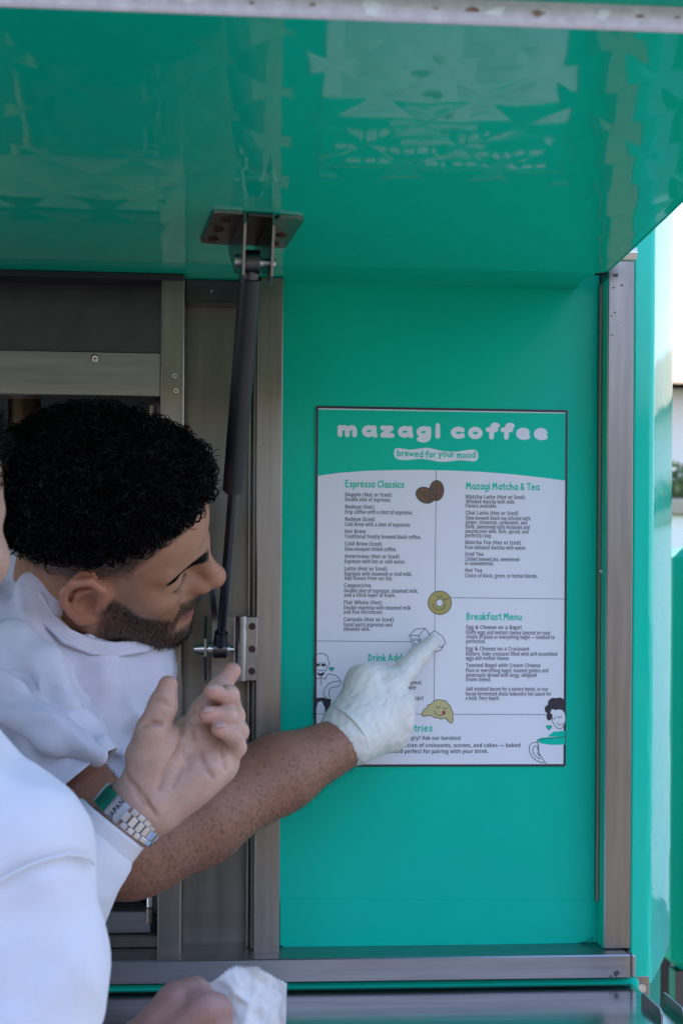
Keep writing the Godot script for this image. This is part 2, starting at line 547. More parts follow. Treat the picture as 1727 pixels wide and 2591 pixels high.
func gas_strut(t: Node3D) -> void:
	var top := Vector3(0.0125, 1.9, 0.262)
	var bot := Vector3(-0.0186, 1.519, 0.042)
	var ax := (bot - top).normalized()
	var g := joint("gas_strut", t)
	var b := MB.new()
	var jn := top.lerp(bot, 0.556)
	var m0 := top + ax * 0.016
	b.cyl(m0, jn - ax * 0.002, 0.0112, 0.0112, 28)
	b.cyl(jn - ax * 0.002, jn, 0.0112, 0.0095, 28)
	part("cylinder", b, M.black, g)
	b = MB.new()
	b.cyl(jn, bot - ax * 0.02, 0.0050, 0.0050, 20)
	part("piston_rod", b, M.black_gloss, g)
	b = MB.new()
	b.cyl(bot - ax * 0.022, bot, 0.0075, 0.0082, 18)
	b.cyl(bot + Vector3(-0.0075, 0, 0), bot + Vector3(0.0075, 0, 0), 0.0098, -1.0, 20)
	part("rod_end", b, M.steel_dark, g)
	b = MB.new()
	b.cyl(top + ax * 0.02, top, 0.0085, 0.0085, 18)
	b.cyl(top + Vector3(-0.008, 0, 0), top + Vector3(0.008, 0, 0), 0.0115, -1.0, 22)
	part("cylinder_end", b, M.steel_dark, g)
	# bracket under the awning
	var u := joint("awning_bracket", t)
	var piv := Transform3D(Basis(Vector3.UP, 0.14), Vector3(0.0125, 0, 0.24)) * Transform3D(Basis.IDENTITY, Vector3(-0.0125, 0, -0.24))
	u.transform = Transform3D(Basis.IDENTITY, -t.position) * piv
	var y := 1.9385
	part("flange", flat_plate(Vector2(-0.0325, 0.186), Vector2(-0.001, 0.296), y), M.bracket, u)
	part("flange", flat_plate(Vector2(0.0285, 0.186), Vector2(0.0555, 0.294), y), M.bracket, u)
	part("web", boxed(Vector3(0.0012, y - 0.0032, 0.19), Vector3(0.0263, y - 0.0004, 0.294)), M.steel_dark, u)
	for x: float in [-0.0012, 0.0262]:
		b = MB.new()
		b.prism(PackedVector2Array([Vector2(0.186, y - 0.0005), Vector2(0.296, y - 0.0005), Vector2(0.298, y - 0.012), Vector2(0.288, y - 0.058), Vector2(0.279, y - 0.064), Vector2(0.262, y - 0.05), Vector2(0.236, y - 0.044), Vector2(0.19, y - 0.012)]), Vector3(x, 0, 0), Vector3.FORWARD * -1.0, Vector3.UP, 0.0024)
		part("cheek", b, M.bracket, u)
	b = MB.new()
	b.cyl(top + Vector3(-0.020, 0, 0), top + Vector3(-0.0142, 0, 0), 0.0062, 0.0066, 6)
	b.cyl(top + Vector3(-0.0142, 0, 0), top + Vector3(0.02, 0, 0), 0.0042, -1.0, 14)
	part("pivot_bolt", b, M.zinc, u)
	for p: Vector2 in [Vector2(-0.0185, 0.276), Vector2(-0.0205, 0.242), Vector2(-0.0215, 0.206), Vector2(0.043, 0.236), Vector2(0.041, 0.204)]:
		part("rivet", rod(Vector3(p.x, y - 0.003, p.y), Vector3(p.x, y - 0.0048, p.y), 0.0056, 0.0046, 18), M.rust, u)
	# bracket at the foot, fixed to the post
	var w := joint("post_bracket", t)
	part("base_plate", boxed(Vector3(0.0005, 1.4825, 0.0262), Vector3(0.0235, 1.5565, 0.0292), 0.0012), M.bracket, w)
	part("web", boxed(Vector3(-0.0285, 1.4830, 0.0005), Vector3(0.0005, 1.556, 0.003)), M.bracket, w)
	b = MB.new()
	b.cyl(Vector3(0.0058, 1.4828, 0.024), Vector3(0.0058, 1.5562, 0.024), 0.0072, -1.0, 24)
	part("bend", b, M.bracket, w)
	part("cheek", boxed(Vector3(-0.0032, 1.4838, 0.001), Vector3(-0.0012, 1.5555, 0.028)), M.bracket, w)
	b = MB.new()
	b.prism(PackedVector2Array([Vector2(0.0, 1.4830), Vector2(0.0, 1.5560), Vector2(0.022, 1.5560), Vector2(0.056, 1.531), Vector2(0.056, 1.511), Vector2(0.024, 1.4830)]), Vector3(-0.0335, 0, 0.002), Vector3.BACK, Vector3.UP, 0.0024)
	part("cheek", b, M.bracket, w)
	b = MB.new()
	b.cyl(bot + Vector3(-0.029, 0, 0), bot + Vector3(-0.0235, 0, 0), 0.0052, -1.0, 6)
	b.cyl(bot + Vector3(-0.0235, 0, 0), bot + Vector3(-0.0165, 0, 0), 0.0068, -1.0, 6)
	b.cyl(bot + Vector3(-0.0165, 0, 0), bot + Vector3(0.016, 0, 0), 0.0035, -1.0, 14)
	part("pivot_bolt", b, M.zinc, w)
	for k in 4:
		var x := -0.0128 + k * 0.0014 if k < 3 else 0.0095
		part("washer", rod(bot + Vector3(x, 0, 0), bot + Vector3(x + 0.001, 0, 0), 0.0078, -1.0, 20), M.zinc, w)
	for yy: float in [1.545, 1.5192, 1.494]:
		part("rivet", rod(Vector3(0.0176, yy, 0.029), Vector3(0.0176, yy, 0.0302), 0.0042, 0.0034, 16), M.rust, w)

func rounded(lo: Vector2, hi: Vector2, r: float) -> PackedVector2Array:
	var p := PackedVector2Array()
	for k: Array in [[hi.x - r, hi.y - r, 0.0], [lo.x + r, hi.y - r, PI / 2], [lo.x + r, lo.y + r, PI], [hi.x - r, lo.y + r, PI * 1.5]]:
		for i in 4:
			var a: float = k[2] + PI / 6 * i
			p.append(Vector2(k[0] + cos(a) * r, k[1] + sin(a) * r))
	return p

func flat_plate(lo: Vector2, hi: Vector2, y: float) -> MB:  # level plate hanging under height y; (x, z) corners
	var b := MB.new()
	b.prism(rounded(lo, hi, 0.007), Vector3(0, y, 0), Vector3.RIGHT, Vector3.BACK, 0.003)
	return b

func build_awning() -> void:
	var t: Node3D = get_node("food_truck")
	var a := joint("awning", t)
	var y := 1.9393
	var b := MB.new()
	var z0 := 0.099
	var z1 := 0.727
	var x1 := 0.4055
	var nz := 226
	b.grid(290, nz, func(i: int, j: int):
		var x := -0.45 + (x1 + 0.45) * i / 290.0
		var z := z0 + (z1 - z0) * j / float(nz)
		if z < z0 + 0.013 and x > x1 - 0.013:   # rounded corner at the hinge
			var q := Vector2(x - (x1 - 0.013), (z0 + 0.013) - z)
			var m := maxf(q.x, q.y)
			if m > 0 and q.length() > 0.0:
				q = q / q.length() * m
				x = x1 - 0.013 + q.x
				z = z0 + 0.013 - q.y
		var flat := smoothstep(0.0, 0.012, minf(x1 - x, z - z0))
		var dent := 0.0011 * exp(-pow((x + 0.13) / 0.10, 2.0) - pow((z - 0.46) / 0.055, 2.0)) + 0.0009 * exp(-pow((x - 0.19) / 0.12, 2.0) - pow((z - 0.44) / 0.06, 2.0))
		return Vector3(x, y - (quilt((x - 0.1036) / 0.0763, (z - 0.5955) / 0.104) * 0.00055 + dent) * flat, z))
	part("quilted_panel", b, M.awning, a, "glossy teal quilted underside of the raised awning")
	part("plain_panel", boxed(Vector3(-1.5, y + 0.0006, z0), Vector3(-0.4502, y + 0.004, z1)), M.awning, a)
	part("top_skin", boxed(Vector3(-1.5, y + 0.012, 0.1), Vector3(x1 - 0.014, y + 0.03, z1 + 0.03)), M.vinyl, a)
	b = MB.new()
	b.box(Vector3(x1 - 0.0006, y - 0.0008, z0 + 0.014), Vector3(x1 + 0.0016, y + 0.022, z1), 0.0005)
	part("side_edge", b, M.vinyl, a)
	part("edge_trim", boxed(Vector3(-1.5, y - 0.0035, z1 + 0.0005), Vector3(x1 + 0.004, y + 0.075, z1 + 0.0055), 0.0018), M.lip, a, "worn grey front edge of the awning")
	var rng := RandomNumberGenerator.new()
	rng.seed = 12
	for q: Array in [[420, 4, 0.008, 0], [840, 24, 0.013, 0], [1120, 34, 0.011, 0], [1372, 47, 0.008, 0], [1062, 31, 0.0055, 1], [1075, 36, 0.003, 1], [1216, 36, 0.006, 1], [1230, 44, 0.0028, 1], [1458, 55, 0.004, 1], [1545, 60, 0.004, 1], [980, 44, 0.003, 1], [560, 14, 0.003, 1], [700, 20, 0.0028, 1], [300, 10, 0.0025, 1]]:
		var w: float = q[2]
		var x: float = -0.1505 + (q[0] / 1568.0) * 0.4398
		var p := PackedVector2Array()
		for k in 9:
			var an := TAU * k / 9.0
			var r := w * (0.25 + rng.randf() * 0.7)
			p.append(Vector2(cos(an) * r, sin(an) * r * 0.55))
		var fl := MB.new()
		fl.prism(p, Vector3(x, y + 0.0035 + q[1] * 0.00003, z1 + 0.0054), Vector3.RIGHT, Vector3.UP, 0.0004)
		part("paint_chip" if q[3] == 0 else "rust_spot", fl, M.lip_white if q[3] == 0 else M.rust_spot, a)
	part("hinge_end_cap", rod(Vector3(0.404, 1.968, 0.075), Vector3(0.446, 1.968, 0.075), 0.009, 0.008, 18), M.zinc, t)

# ---------------------------------------------------------------- printed menu
const GLYPHS := {
	"a": [0.85, [[0.73, 0.75, 0.5, 0.98, 0.2, 0.9, 0.05, 0.5, 0.2, 0.08, 0.5, 0.05, 0.72, 0.35], [0.75, 0.97, 0.74, 0.3, 0.82, 0.0]]],
	"b": [0.85, [[0.08, 1.6, 0.08, 0.0], [0.08, 0.6, 0.35, 0.95, 0.65, 0.85, 0.75, 0.5, 0.6, 0.1, 0.3, 0.02, 0.08, 0.2]]],
	"c": [0.75, [[0.68, 0.85, 0.4, 1.0, 0.12, 0.8, 0.05, 0.45, 0.2, 0.08, 0.45, 0.0, 0.7, 0.15]]],
	"d": [0.85, [[0.73, 0.75, 0.5, 0.98, 0.2, 0.9, 0.05, 0.5, 0.2, 0.08, 0.5, 0.05, 0.72, 0.35], [0.75, 1.6, 0.76, 0.0]]],
	"e": [0.8, [[0.08, 0.5, 0.7, 0.55, 0.62, 0.9, 0.35, 1.0, 0.1, 0.8, 0.05, 0.4, 0.2, 0.07, 0.45, 0.0, 0.7, 0.12]]],
	"f": [0.6, [[0.65, 1.5, 0.45, 1.6, 0.28, 1.4, 0.25, 0.0], [0.0, 0.95, 0.55, 0.98]]],
	"g": [0.85, [[0.73, 0.75, 0.5, 0.98, 0.2, 0.9, 0.05, 0.5, 0.2, 0.08, 0.5, 0.05, 0.72, 0.35], [0.75, 0.95, 0.75, -0.2, 0.6, -0.5, 0.3, -0.52, 0.1, -0.4]]],
	"h": [0.8, [[0.08, 1.6, 0.08, 0.0], [0.08, 0.6, 0.35, 0.97, 0.6, 0.9, 0.68, 0.6, 0.68, 0.0]]],
	"i": [0.25, [[0.1, 0.95, 0.1, 0.0], [0.1, 1.32, 0.1, 1.38]]],
	"k": [0.7, [[0.08, 1.6, 0.08, 0.0], [0.6, 0.95, 0.1, 0.45], [0.25, 0.55, 0.65, 0.0]]],
	"l": [0.25, [[0.1, 1.6, 0.1, 0.0]]],
	"m": [1.2, [[0.08, 0.95, 0.08, 0.0], [0.08, 0.6, 0.3, 0.95, 0.5, 0.9, 0.56, 0.6, 0.56, 0.0], [0.56, 0.6, 0.78, 0.95, 1.0, 0.9, 1.05, 0.6, 1.05, 0.0]]],
	"n": [0.8, [[0.08, 0.95, 0.08, 0.0], [0.08, 0.6, 0.35, 0.97, 0.6, 0.9, 0.68, 0.6, 0.68, 0.0]]],
	"o": [0.85, [[0.4, 1.0, 0.12, 0.82, 0.05, 0.45, 0.2, 0.08, 0.42, 0.0, 0.68, 0.15, 0.76, 0.5, 0.65, 0.87, 0.4, 1.0, 0.3, 0.97]]],
	"p": [0.85, [[0.08, 0.95, 0.08, -0.55], [0.08, 0.6, 0.35, 0.95, 0.65, 0.85, 0.75, 0.5, 0.6, 0.1, 0.3, 0.02, 0.08, 0.2]]],
	"r": [0.55, [[0.08, 0.95, 0.08, 0.0], [0.08, 0.55, 0.25, 0.88, 0.5, 0.95]]],
	"s": [0.68, [[0.58, 0.85, 0.35, 1.0, 0.12, 0.85, 0.15, 0.62, 0.5, 0.4, 0.58, 0.18, 0.35, 0.0, 0.05, 0.1]]],
	"t": [0.62, [[0.3, 1.4, 0.3, 0.15, 0.45, 0.0, 0.6, 0.05], [0.0, 0.95, 0.6, 0.98]]],
	"u": [0.82, [[0.08, 0.95, 0.1, 0.3, 0.3, 0.0, 0.55, 0.08, 0.68, 0.4], [0.68, 0.95, 0.7, 0.0]]],
	"w": [1.1, [[0.02, 0.95, 0.25, 0.0, 0.5, 0.7, 0.75, 0.0, 1.0, 0.95]]],
	"y": [0.78, [[0.05, 0.95, 0.35, 0.1], [0.7, 0.95, 0.25, -0.5, 0.05, -0.5]]],
	"z": [0.75, [[0.05, 0.95, 0.65, 0.95, 0.63, 0.92, 0.07, 0.05, 0.05, 0.02, 0.7, 0.02]]],
	"E": [0.85, [[0.7, 1.5, 0.1, 1.45, 0.1, 1.4, 0.1, 0.05, 0.12, 0.0, 0.75, 0.05], [0.1, 0.8, 0.6, 0.82]]],
	"C": [0.95, [[0.85, 1.25, 0.55, 1.5, 0.18, 1.2, 0.05, 0.7, 0.2, 0.15, 0.5, 0.0, 0.85, 0.2]]],
	"M": [1.15, [[0.05, 0.0, 0.12, 1.5, 0.13, 1.5, 0.5, 0.6, 0.51, 0.6, 0.9, 1.5, 0.91, 1.5, 1.0, 0.0]]],
	"T": [0.95, [[0.0, 1.45, 0.95, 1.5], [0.5, 1.5, 0.48, 0.0]]],
	"B": [0.9, [[0.1, 1.5, 0.1, 0.0], [0.1, 0.0, 0.5, 0.02, 0.75, 0.3, 0.6, 0.7, 0.1, 0.8], [0.1, 1.5, 0.5, 1.45, 0.62, 1.15, 0.5, 0.85, 0.1, 0.8]]],
	"D": [0.98, [[0.1, 1.5, 0.1, 0.0], [0.1, 0.0, 0.5, 0.1, 0.85, 0.6, 0.7, 1.2, 0.1, 1.5]]],
	"A": [0.98, [[0.0, 0.0, 0.44, 1.5, 0.46, 1.5, 0.9, 0.0], [0.15, 0.5, 0.75, 0.5]]],
	"O": [1.1, [[0.5, 1.5, 0.15, 1.2, 0.05, 0.7, 0.2, 0.15, 0.5, 0.0, 0.85, 0.2, 0.98, 0.75, 0.85, 1.3, 0.5, 1.5, 0.4, 1.45]]],
	"P": [0.85, [[0.1, 0.0, 0.1, 1.5], [0.1, 1.5, 0.55, 1.45, 0.7, 1.1, 0.5, 0.75, 0.1, 0.7]]],
	"&": [1.0, [[0.9, 0.0, 0.25, 1.1, 0.35, 1.45, 0.6, 1.4, 0.6, 1.1, 0.1, 0.5, 0.15, 0.1, 0.45, 0.0, 0.85, 0.55]]],
	"-": [0.6, [[0.05, 0.5, 0.5, 0.5]]],
}
var ink_lift := 0

func soften(p: PackedVector2Array, rounds := 2) -> PackedVector2Array:  # corner cutting, ends kept
	for r in rounds:
		if p.size() < 3:
			return p
		var q := PackedVector2Array([p[0]])
		for i in p.size() - 1:
			q.append(p[i].lerp(p[i + 1], 0.25))
			q.append(p[i].lerp(p[i + 1], 0.75))
		q.append(p[p.size() - 1])
		p = q
	return p

func stroke(b: MB, p: PackedVector2Array, w: float, z: float) -> void:  # a printed line with round ends, flat on the sheet
	z = 0.0004 + (z - 0.0004) * 0.15
	for i in p.size():
		ink_lift = (ink_lift + 1) % 40
		var zz := z + ink_lift * 0.000002
		var c := Vector3(p[i].x, p[i].y, zz)
		for k in 8:
			b.tri(c, c + Vector3(cos(TAU * k / 8), sin(TAU * k / 8), 0) * w * 0.5, c + Vector3(cos(TAU * (k + 1) / 8), sin(TAU * (k + 1) / 8), 0) * w * 0.5)
		if i:
			var d := p[i] - p[i - 1]
			if d.length() > 1e-6:
				var o := d.orthogonal().normalized() * w * 0.5
				zz += 0.000001
				b.quad(Vector3(p[i - 1].x + o.x, p[i - 1].y + o.y, zz), Vector3(p[i - 1].x - o.x, p[i - 1].y - o.y, zz), Vector3(p[i].x - o.x, p[i].y - o.y, zz), Vector3(p[i].x + o.x, p[i].y + o.y, zz))

func patch(b: MB, p: PackedVector2Array, z: float) -> void:
	z = 0.0004 + (z - 0.0004) * 0.15
	b.prism(p, Vector3(0, 0, z), Vector3.RIGHT, Vector3.UP, 0.0)

func oval(c: Vector2, rx: float, ry: float, turn := 0.0, seg := 28) -> PackedVector2Array:
	var p := PackedVector2Array()
	for k in seg:
		var q := Vector2(cos(TAU * k / seg) * rx, sin(TAU * k / seg) * ry).rotated(turn)
		p.append(c + q)
	return p

func shut(p: PackedVector2Array) -> PackedVector2Array:
	var q := p.duplicate()
	q.append(p[0])
	return q

func hand_lettering(text: String, from: Vector2, to_x: float, xh: float, w: float, bouncy := 0.0, gap := 0.22) -> MB:
	var total := 0.0
	for ch in text:
		total += 0.42 if ch == " " else GLYPHS[ch][0] + gap
	var sx := (to_x - from.x) / (total - gap)
	var b := MB.new()
	var x := from.x
	var k := 0
	for ch in text:
		k += 1
		if ch == " ":
			x += 0.42 * sx
			continue
		var g: Array = GLYPHS[ch]
		var dy := sin(k * 0.62) * bouncy
		for line: Array in g[1]:
			var p := PackedVector2Array()
			for i in range(0, line.size(), 2):
				p.append(Vector2(x + line[i] * sx, from.y + dy + line[i + 1] * xh))
			stroke(b, soften(p), w, 0.0011)
		x += (g[0] + gap) * sx
	return b

func text_line(parent: Node3D, text: String, from: Vector2, to_x: float, em: float, called: String, from_right := false) -> void:
	var t := TextMesh.new()
	t.font = M.font
	t.text = text
	t.font_size = 64
	t.pixel_size = em / 64.0
	t.depth = 0.0
	t.horizontal_alignment = HORIZONTAL_ALIGNMENT_LEFT
	var o := MeshInstance3D.new()
	o.name = called
	o.mesh = t
	o.material_override = M.ink
	parent.add_child(o, true)
	var box := t.get_aabb()
	var k := (to_x - from.x) / box.size.x if not from_right else 1.0
	o.scale = Vector3(k, 1, 1)
	var base: float = (M.font.get_descent(64) - M.font.get_ascent(64)) * 0.5 * em / 64.0
	o.position = Vector3(from.x - box.position.x * k if not from_right else to_x - box.end.x, from.y - base, 0.00047)

func put(called: String, b: MB, m: Material, parent: Node3D, label := "") -> MeshInstance3D:
	var x := part(called, b, m, parent, label)
	x.position = Vector3.ZERO
	return x

func drawing(t: Node3D, called: String, fills: Array, lines: Array, w: float, label: String) -> void:
	var g := Node3D.new()
	g.name = called
	t.add_child(g, true)
	g.set_meta("label", label)
	var lift := 0.0013
	for fl: Array in fills:
		var fb := MB.new()
		patch(fb, fl[0], lift)
		lift += 0.00006
		put("fill", fb, fl[1], g)
	if lines:
		var lb := MB.new()
		for l: PackedVector2Array in lines:
			stroke(lb, l, w, lift)
		put("outline", lb, M.ink, g)

func build_poster() -> void:
	var f := SystemFont.new()
	f.font_names = PackedStringArray(["Droid Sans"])
	f.font_weight = 700
	M.font = f
	var t := thing("menu_poster", "white coffee menu with teal header stuck on the teal wall", "menu poster", Vector3(0.0902, 1.382, 0.0009))
	var o := Vector3(0, 0, 0)
	# all coordinates below are metres on the sheet, from its lower left corner
	var W := 0.297
	var Hh := 0.42
	var b := boxed(Vector3(0, 0, -0.0004), Vector3(W, Hh, 0.0004))
	put("sheet", b, M.paper, t)
	# teal header with its bowed lower edge
	var p := PackedVector2Array([Vector2(-0.00047, 0.33799), Vector2(0.02791, 0.34238), Vector2(0.05799, 0.34500), Vector2(0.09218, 0.34648), Vector2(0.12245, 0.34711), Vector2(0.15280, 0.34694), Vector2(0.19341, 0.34591), Vector2(0.23418, 0.34325), Vector2(0.27101, 0.33973), Vector2(0.29810, 0.33646), Vector2(0.29844, 0.41616), Vector2(-0.00054, 0.41580)])
	b = MB.new()
	patch(b, p, 0.0006)
	put("header", b, M.print_teal, t)
	# black border
	b = MB.new()
	stroke(b, PackedVector2Array([Vector2(0.0014, 0.0014), Vector2(W - 0.0014, 0.0014), Vector2(W - 0.0014, Hh - 0.0014), Vector2(0.0014, Hh - 0.0014), Vector2(0.0014, 0.0014)]), 0.0028, 0.0012)
	put("border", b, M.ink, t)
	# ruled lines
	b = MB.new()
	for l: Array in [[Vector2(0.14126, 0.34678), Vector2(0.14035, 0.06128)], [Vector2(0.14054, 0.19804), Vector2(0.29813, 0.19738)], [Vector2(-0.00192, 0.14652), Vector2(0.14045, 0.14603)], [Vector2(-0.00141, 0.06173), Vector2(0.29834, 0.06104)]]:
		stroke(b, PackedVector2Array(l), 0.0006, 0.0008)
	put("rules", b, M.ink, t)
	# name
	b = hand_lettering("mazagi coffee", Vector2(0.02686, 0.38392) + Vector2(0, 0.0028), 0.27229, 0.0092, 0.0056, 0.0, 0.40)
	put("shop_name", b, M.paper_print, t, "fat white lettering of the shop name")
	# slogan on its wavy white label
	p = PackedVector2Array([Vector2(0.09126, 0.36571), Vector2(0.09203, 0.37093), Vector2(0.09605, 0.37259), Vector2(0.10413, 0.37111), Vector2(0.11423, 0.37006), Vector2(0.12229, 0.37219), Vector2(0.13037, 0.37352), Vector2(0.14050, 0.37127), Vector2(0.15064, 0.36901), Vector2(0.16280, 0.36879), Vector2(0.17294, 0.37015), Vector2(0.18512, 0.37235), Vector2(0.19021, 0.36981), Vector2(0.19106, 0.36379), Vector2(0.18926, 0.35873), Vector2(0.18419, 0.35785), Vector2(0.17301, 0.35930), Vector2(0.16084, 0.35831), Vector2(0.15072, 0.35656), Vector2(0.14058, 0.35761), Vector2(0.13046, 0.35947), Vector2(0.12034, 0.36053), Vector2(0.10824, 0.35834), Vector2(0.09816, 0.35839), Vector2(0.09270, 0.36092)])
	b = MB.new()
	patch(b, soften(shut(p), 2), 0.0008)
	put("slogan_label", b, M.paper_print, t)
	put("slogan", hand_lettering("brewed for your mood", Vector2(0.09531, 0.36256), 0.18740, 0.0046, 0.0014, 0.0007), M.print_teal, t)
	# section headings
	put("heading", hand_lettering("Espresso Classics", Vector2(0.03502, 0.32609), 0.10357, 0.0051, 0.00145), M.print_teal, t)
	put("heading", hand_lettering("Mazagi Matcha & Tea", Vector2(0.17687, 0.32536), 0.26349, 0.0051, 0.00145), M.print_teal, t)
	put("heading", hand_lettering("Breakfast Menu", Vector2(0.17820, 0.17237), 0.24329, 0.0051, 0.00145), M.print_teal, t)
	put("heading", hand_lettering("Drink Add-Ons", Vector2(0.06294, 0.12364), 0.12179, 0.0051, 0.00145), M.print_teal, t)
	put("heading", hand_lettering("Pastries", Vector2(0.09906, 0.04160), 0.13877, 0.0051, 0.00145), M.print_teal, t)
	# dishes (upright) and their descriptions
	var I := 0.0053
	var D := 0.0043
	for l: Array in [
		["Doppio (Hot or Iced)", Vector2(0.03489, 0.31550), 0.08906, I], ["Double shot of espresso.", Vector2(0.03472, 0.31010), 0.08825, D],
		["Redeye (Hot)", Vector2(0.03497, 0.30111), 0.06873, I], ["Drip coffee with a shot of espresso.", Vector2(0.03461, 0.29551), 0.11407, D],
		["Redeye (Iced)", Vector2(0.03486, 0.28672), 0.06954, I], ["Cold brew with a shot of espresso.", Vector2(0.03449, 0.28112), 0.11144, D],
		["Hot Brew", Vector2(0.03454, 0.27252), 0.05909, I], ["Traditional freshly brewed black coffee.", Vector2(0.03458, 0.26693), 0.12397, D],
		["Cold Brew (Iced)", Vector2(0.03463, 0.25814), 0.07779, I], ["Slow-steeped chilled coffee.", Vector2(0.03466, 0.25234), 0.09511, D],
		["Americano (Hot or Iced)", Vector2(0.03452, 0.24355), 0.09853, I], ["Espresso with hot or cold water.", Vector2(0.03435, 0.23795), 0.10599, D],
		["Latte (Hot or Iced)", Vector2(0.03440, 0.22916), 0.08403, I], ["Espresso with steamed or iced milk.", Vector2(0.03444, 0.22356), 0.11366, D], ["Add flavors from our list.", Vector2(0.03447, 0.21837), 0.09087, D],
		["Cappuccino", Vector2(0.03412, 0.20965), 0.06536, I], ["Double shot of espresso, steamed milk,", Vector2(0.03415, 0.20386), 0.12098, D], ["and a thick layer of foam.", Vector2(0.03419, 0.19866), 0.09455, D],
		["Flat White (Hot)", Vector2(0.03404, 0.18967), 0.07843, I], ["Double espresso with steamed milk", Vector2(0.03407, 0.18407), 0.11250, D], ["and fine microfoam.", Vector2(0.03390, 0.17888), 0.07984, D],
		["Cortado (Hot or Iced)", Vector2(0.03396, 0.16988), 0.09233, I], ["Equal parts espresso and", Vector2(0.03399, 0.16429), 0.09052, D], ["steamed milk.", Vector2(0.03382, 0.15909), 0.06496, D],
		["Matcha Latte (Hot or Iced)", Vector2(0.17632, 0.31469), 0.24651, I], ["Whisked matcha with milk.", Vector2(0.17636, 0.30946), 0.23487, D], ["Flavors available.", Vector2(0.17618, 0.30443), 0.21345, D],
		["Chai Latte (Hot or Iced)", Vector2(0.17624, 0.29578), 0.23854, I], ["Slow-brewed black tea infused with", Vector2(0.17627, 0.29015), 0.25305, D], ["ginger, cinnamon, cardamom, and", Vector2(0.17610, 0.28512), 0.24917, D],
		["clove, sweetened with molasses and", Vector2(0.17613, 0.27989), 0.25203, D], ["poured over milk. Rich, spiced, and", Vector2(0.17616, 0.27466), 0.25080, D], ["perfectly cozy.", Vector2(0.17599, 0.26963), 0.20734, D],
		["Matcha Tea (Hot or Iced)", Vector2(0.17604, 0.26118), 0.24181, I], ["Pure whisked matcha with water.", Vector2(0.17587, 0.25555), 0.24855, D],
		["Iced Tea", Vector2(0.17592, 0.24750), 0.19737, I], ["Chilled brewed tea, sweetened", Vector2(0.17595, 0.24187), 0.24018, D], ["or unsweetened.", Vector2(0.17578, 0.23684), 0.20978, D],
		["Hot Tea", Vector2(0.17603, 0.22839), 0.19594, I], ["Choice of black, green, or herbal blends.", Vector2(0.17587, 0.22256), 0.26205, D],
		["Egg & Cheese on a Bagel", Vector2(0.17786, 0.16170), 0.24308, I], ["Fluffy eggs and melted cheese layered on your", Vector2(0.17769, 0.15587), 0.27807, D], ["choice of plain or everything bagel — toasted to", Vector2(0.17772, 0.15064), 0.28279, D], ["perfection.", Vector2(0.17776, 0.14541), 0.20087, D],
		["Egg & Cheese on a Croissant", Vector2(0.17761, 0.13656), 0.25269, I], ["Buttery, flaky croissant filled with soft scrambled", Vector2(0.17764, 0.13093), 0.28607, D], ["eggs and melted cheese.", Vector2(0.17767, 0.12570), 0.22940, D],
		["Toasted Bagel with Cream Cheese", Vector2(0.17772, 0.11705), 0.26619, I], ["Plain or everything bagel, toasted golden and", Vector2(0.17776, 0.11141), 0.27541, D], ["generously spread with tangy, whipped", Vector2(0.17779, 0.10598), 0.26148, D], ["cream cheese.", Vector2(0.17762, 0.10075), 0.20759, D],
		["Add smoked bacon for a savory boost, or our", Vector2(0.17769, 0.08969), 0.27561, D], ["house-fermented shata habanero hot sauce for", Vector2(0.17752, 0.08405), 0.27930, D], ["a bold, fiery depth.", Vector2(0.17755, 0.07882), 0.21819, D],
		["Extra shot of espresso", Vector2(0.06240, 0.11303), 0.11573, D], ["Syrups: vanilla, caramel,", Vector2(0.06249, 0.09682), 0.12644, D], ["hazelnut, mocha, white", Vector2(0.06253, 0.09102), 0.11896, D], ["chocolate.", Vector2(0.06256, 0.08541), 0.11452, D], ["Ask for our house syrups!", Vector2(0.06260, 0.07901), 0.12785, D],
		["Feeling hungry? Ask our baristas!", Vector2(0.08199, 0.03178), 0.17221, I], ["A daily selection of croissants, scones, and cakes — baked", Vector2(0.07299, 0.02318), 0.24267, I], ["fresh and perfect for pairing with your drink.", Vector2(0.07706, 0.01616), 0.20494, I],
	]:
		text_line(t, l[0], l[1], l[2], l[3], "dish_name" if l[3] == I else "description")
	# drawings
	var k := 0.0002036   # one unit of the measured print in metres
	var lw := 0.00075
	var arc := func(c: Vector2, rx: float, ry: float, a0: float, a1: float) -> PackedVector2Array:
		var q := PackedVector2Array()
		for i in 9:
			var an := lerpf(a0, a1, i / 8.0)
			q.append(c + Vector2(cos(an) * rx, sin(an) * ry))
		return q
	var b1 := oval(Vector2(0.12869, 0.31750), 57 * k, 44 * k, -0.45)
	var b2 := oval(Vector2(0.14180, 0.32309), 42 * k, 59 * k, -0.05)
	drawing(t, "coffee_bean_drawing", [[b1, M.print_brown], [b2, M.print_brown]], [shut(b1), shut(b2), soften(PackedVector2Array([Vector2(0.12260, 0.32163), Vector2(0.12869, 0.31770), Vector2(0.13519, 0.31176)])), PackedVector2Array([Vector2(0.14154, 0.33393), Vector2(0.14126, 0.31284)]), arc.call(Vector2(0.13713, 0.32704), 9 * k, 11 * k, PI, TAU), arc.call(Vector2(0.14543, 0.32675), 9 * k, 11 * k, PI, TAU), arc.call(Vector2(0.14121, 0.32087), 24 * k, 20 * k, PI, TAU)], lw, "two brown coffee beans drawn with a smile")
	var bg := oval(Vector2(0.14645, 0.19186), 68 * k, 68 * k)
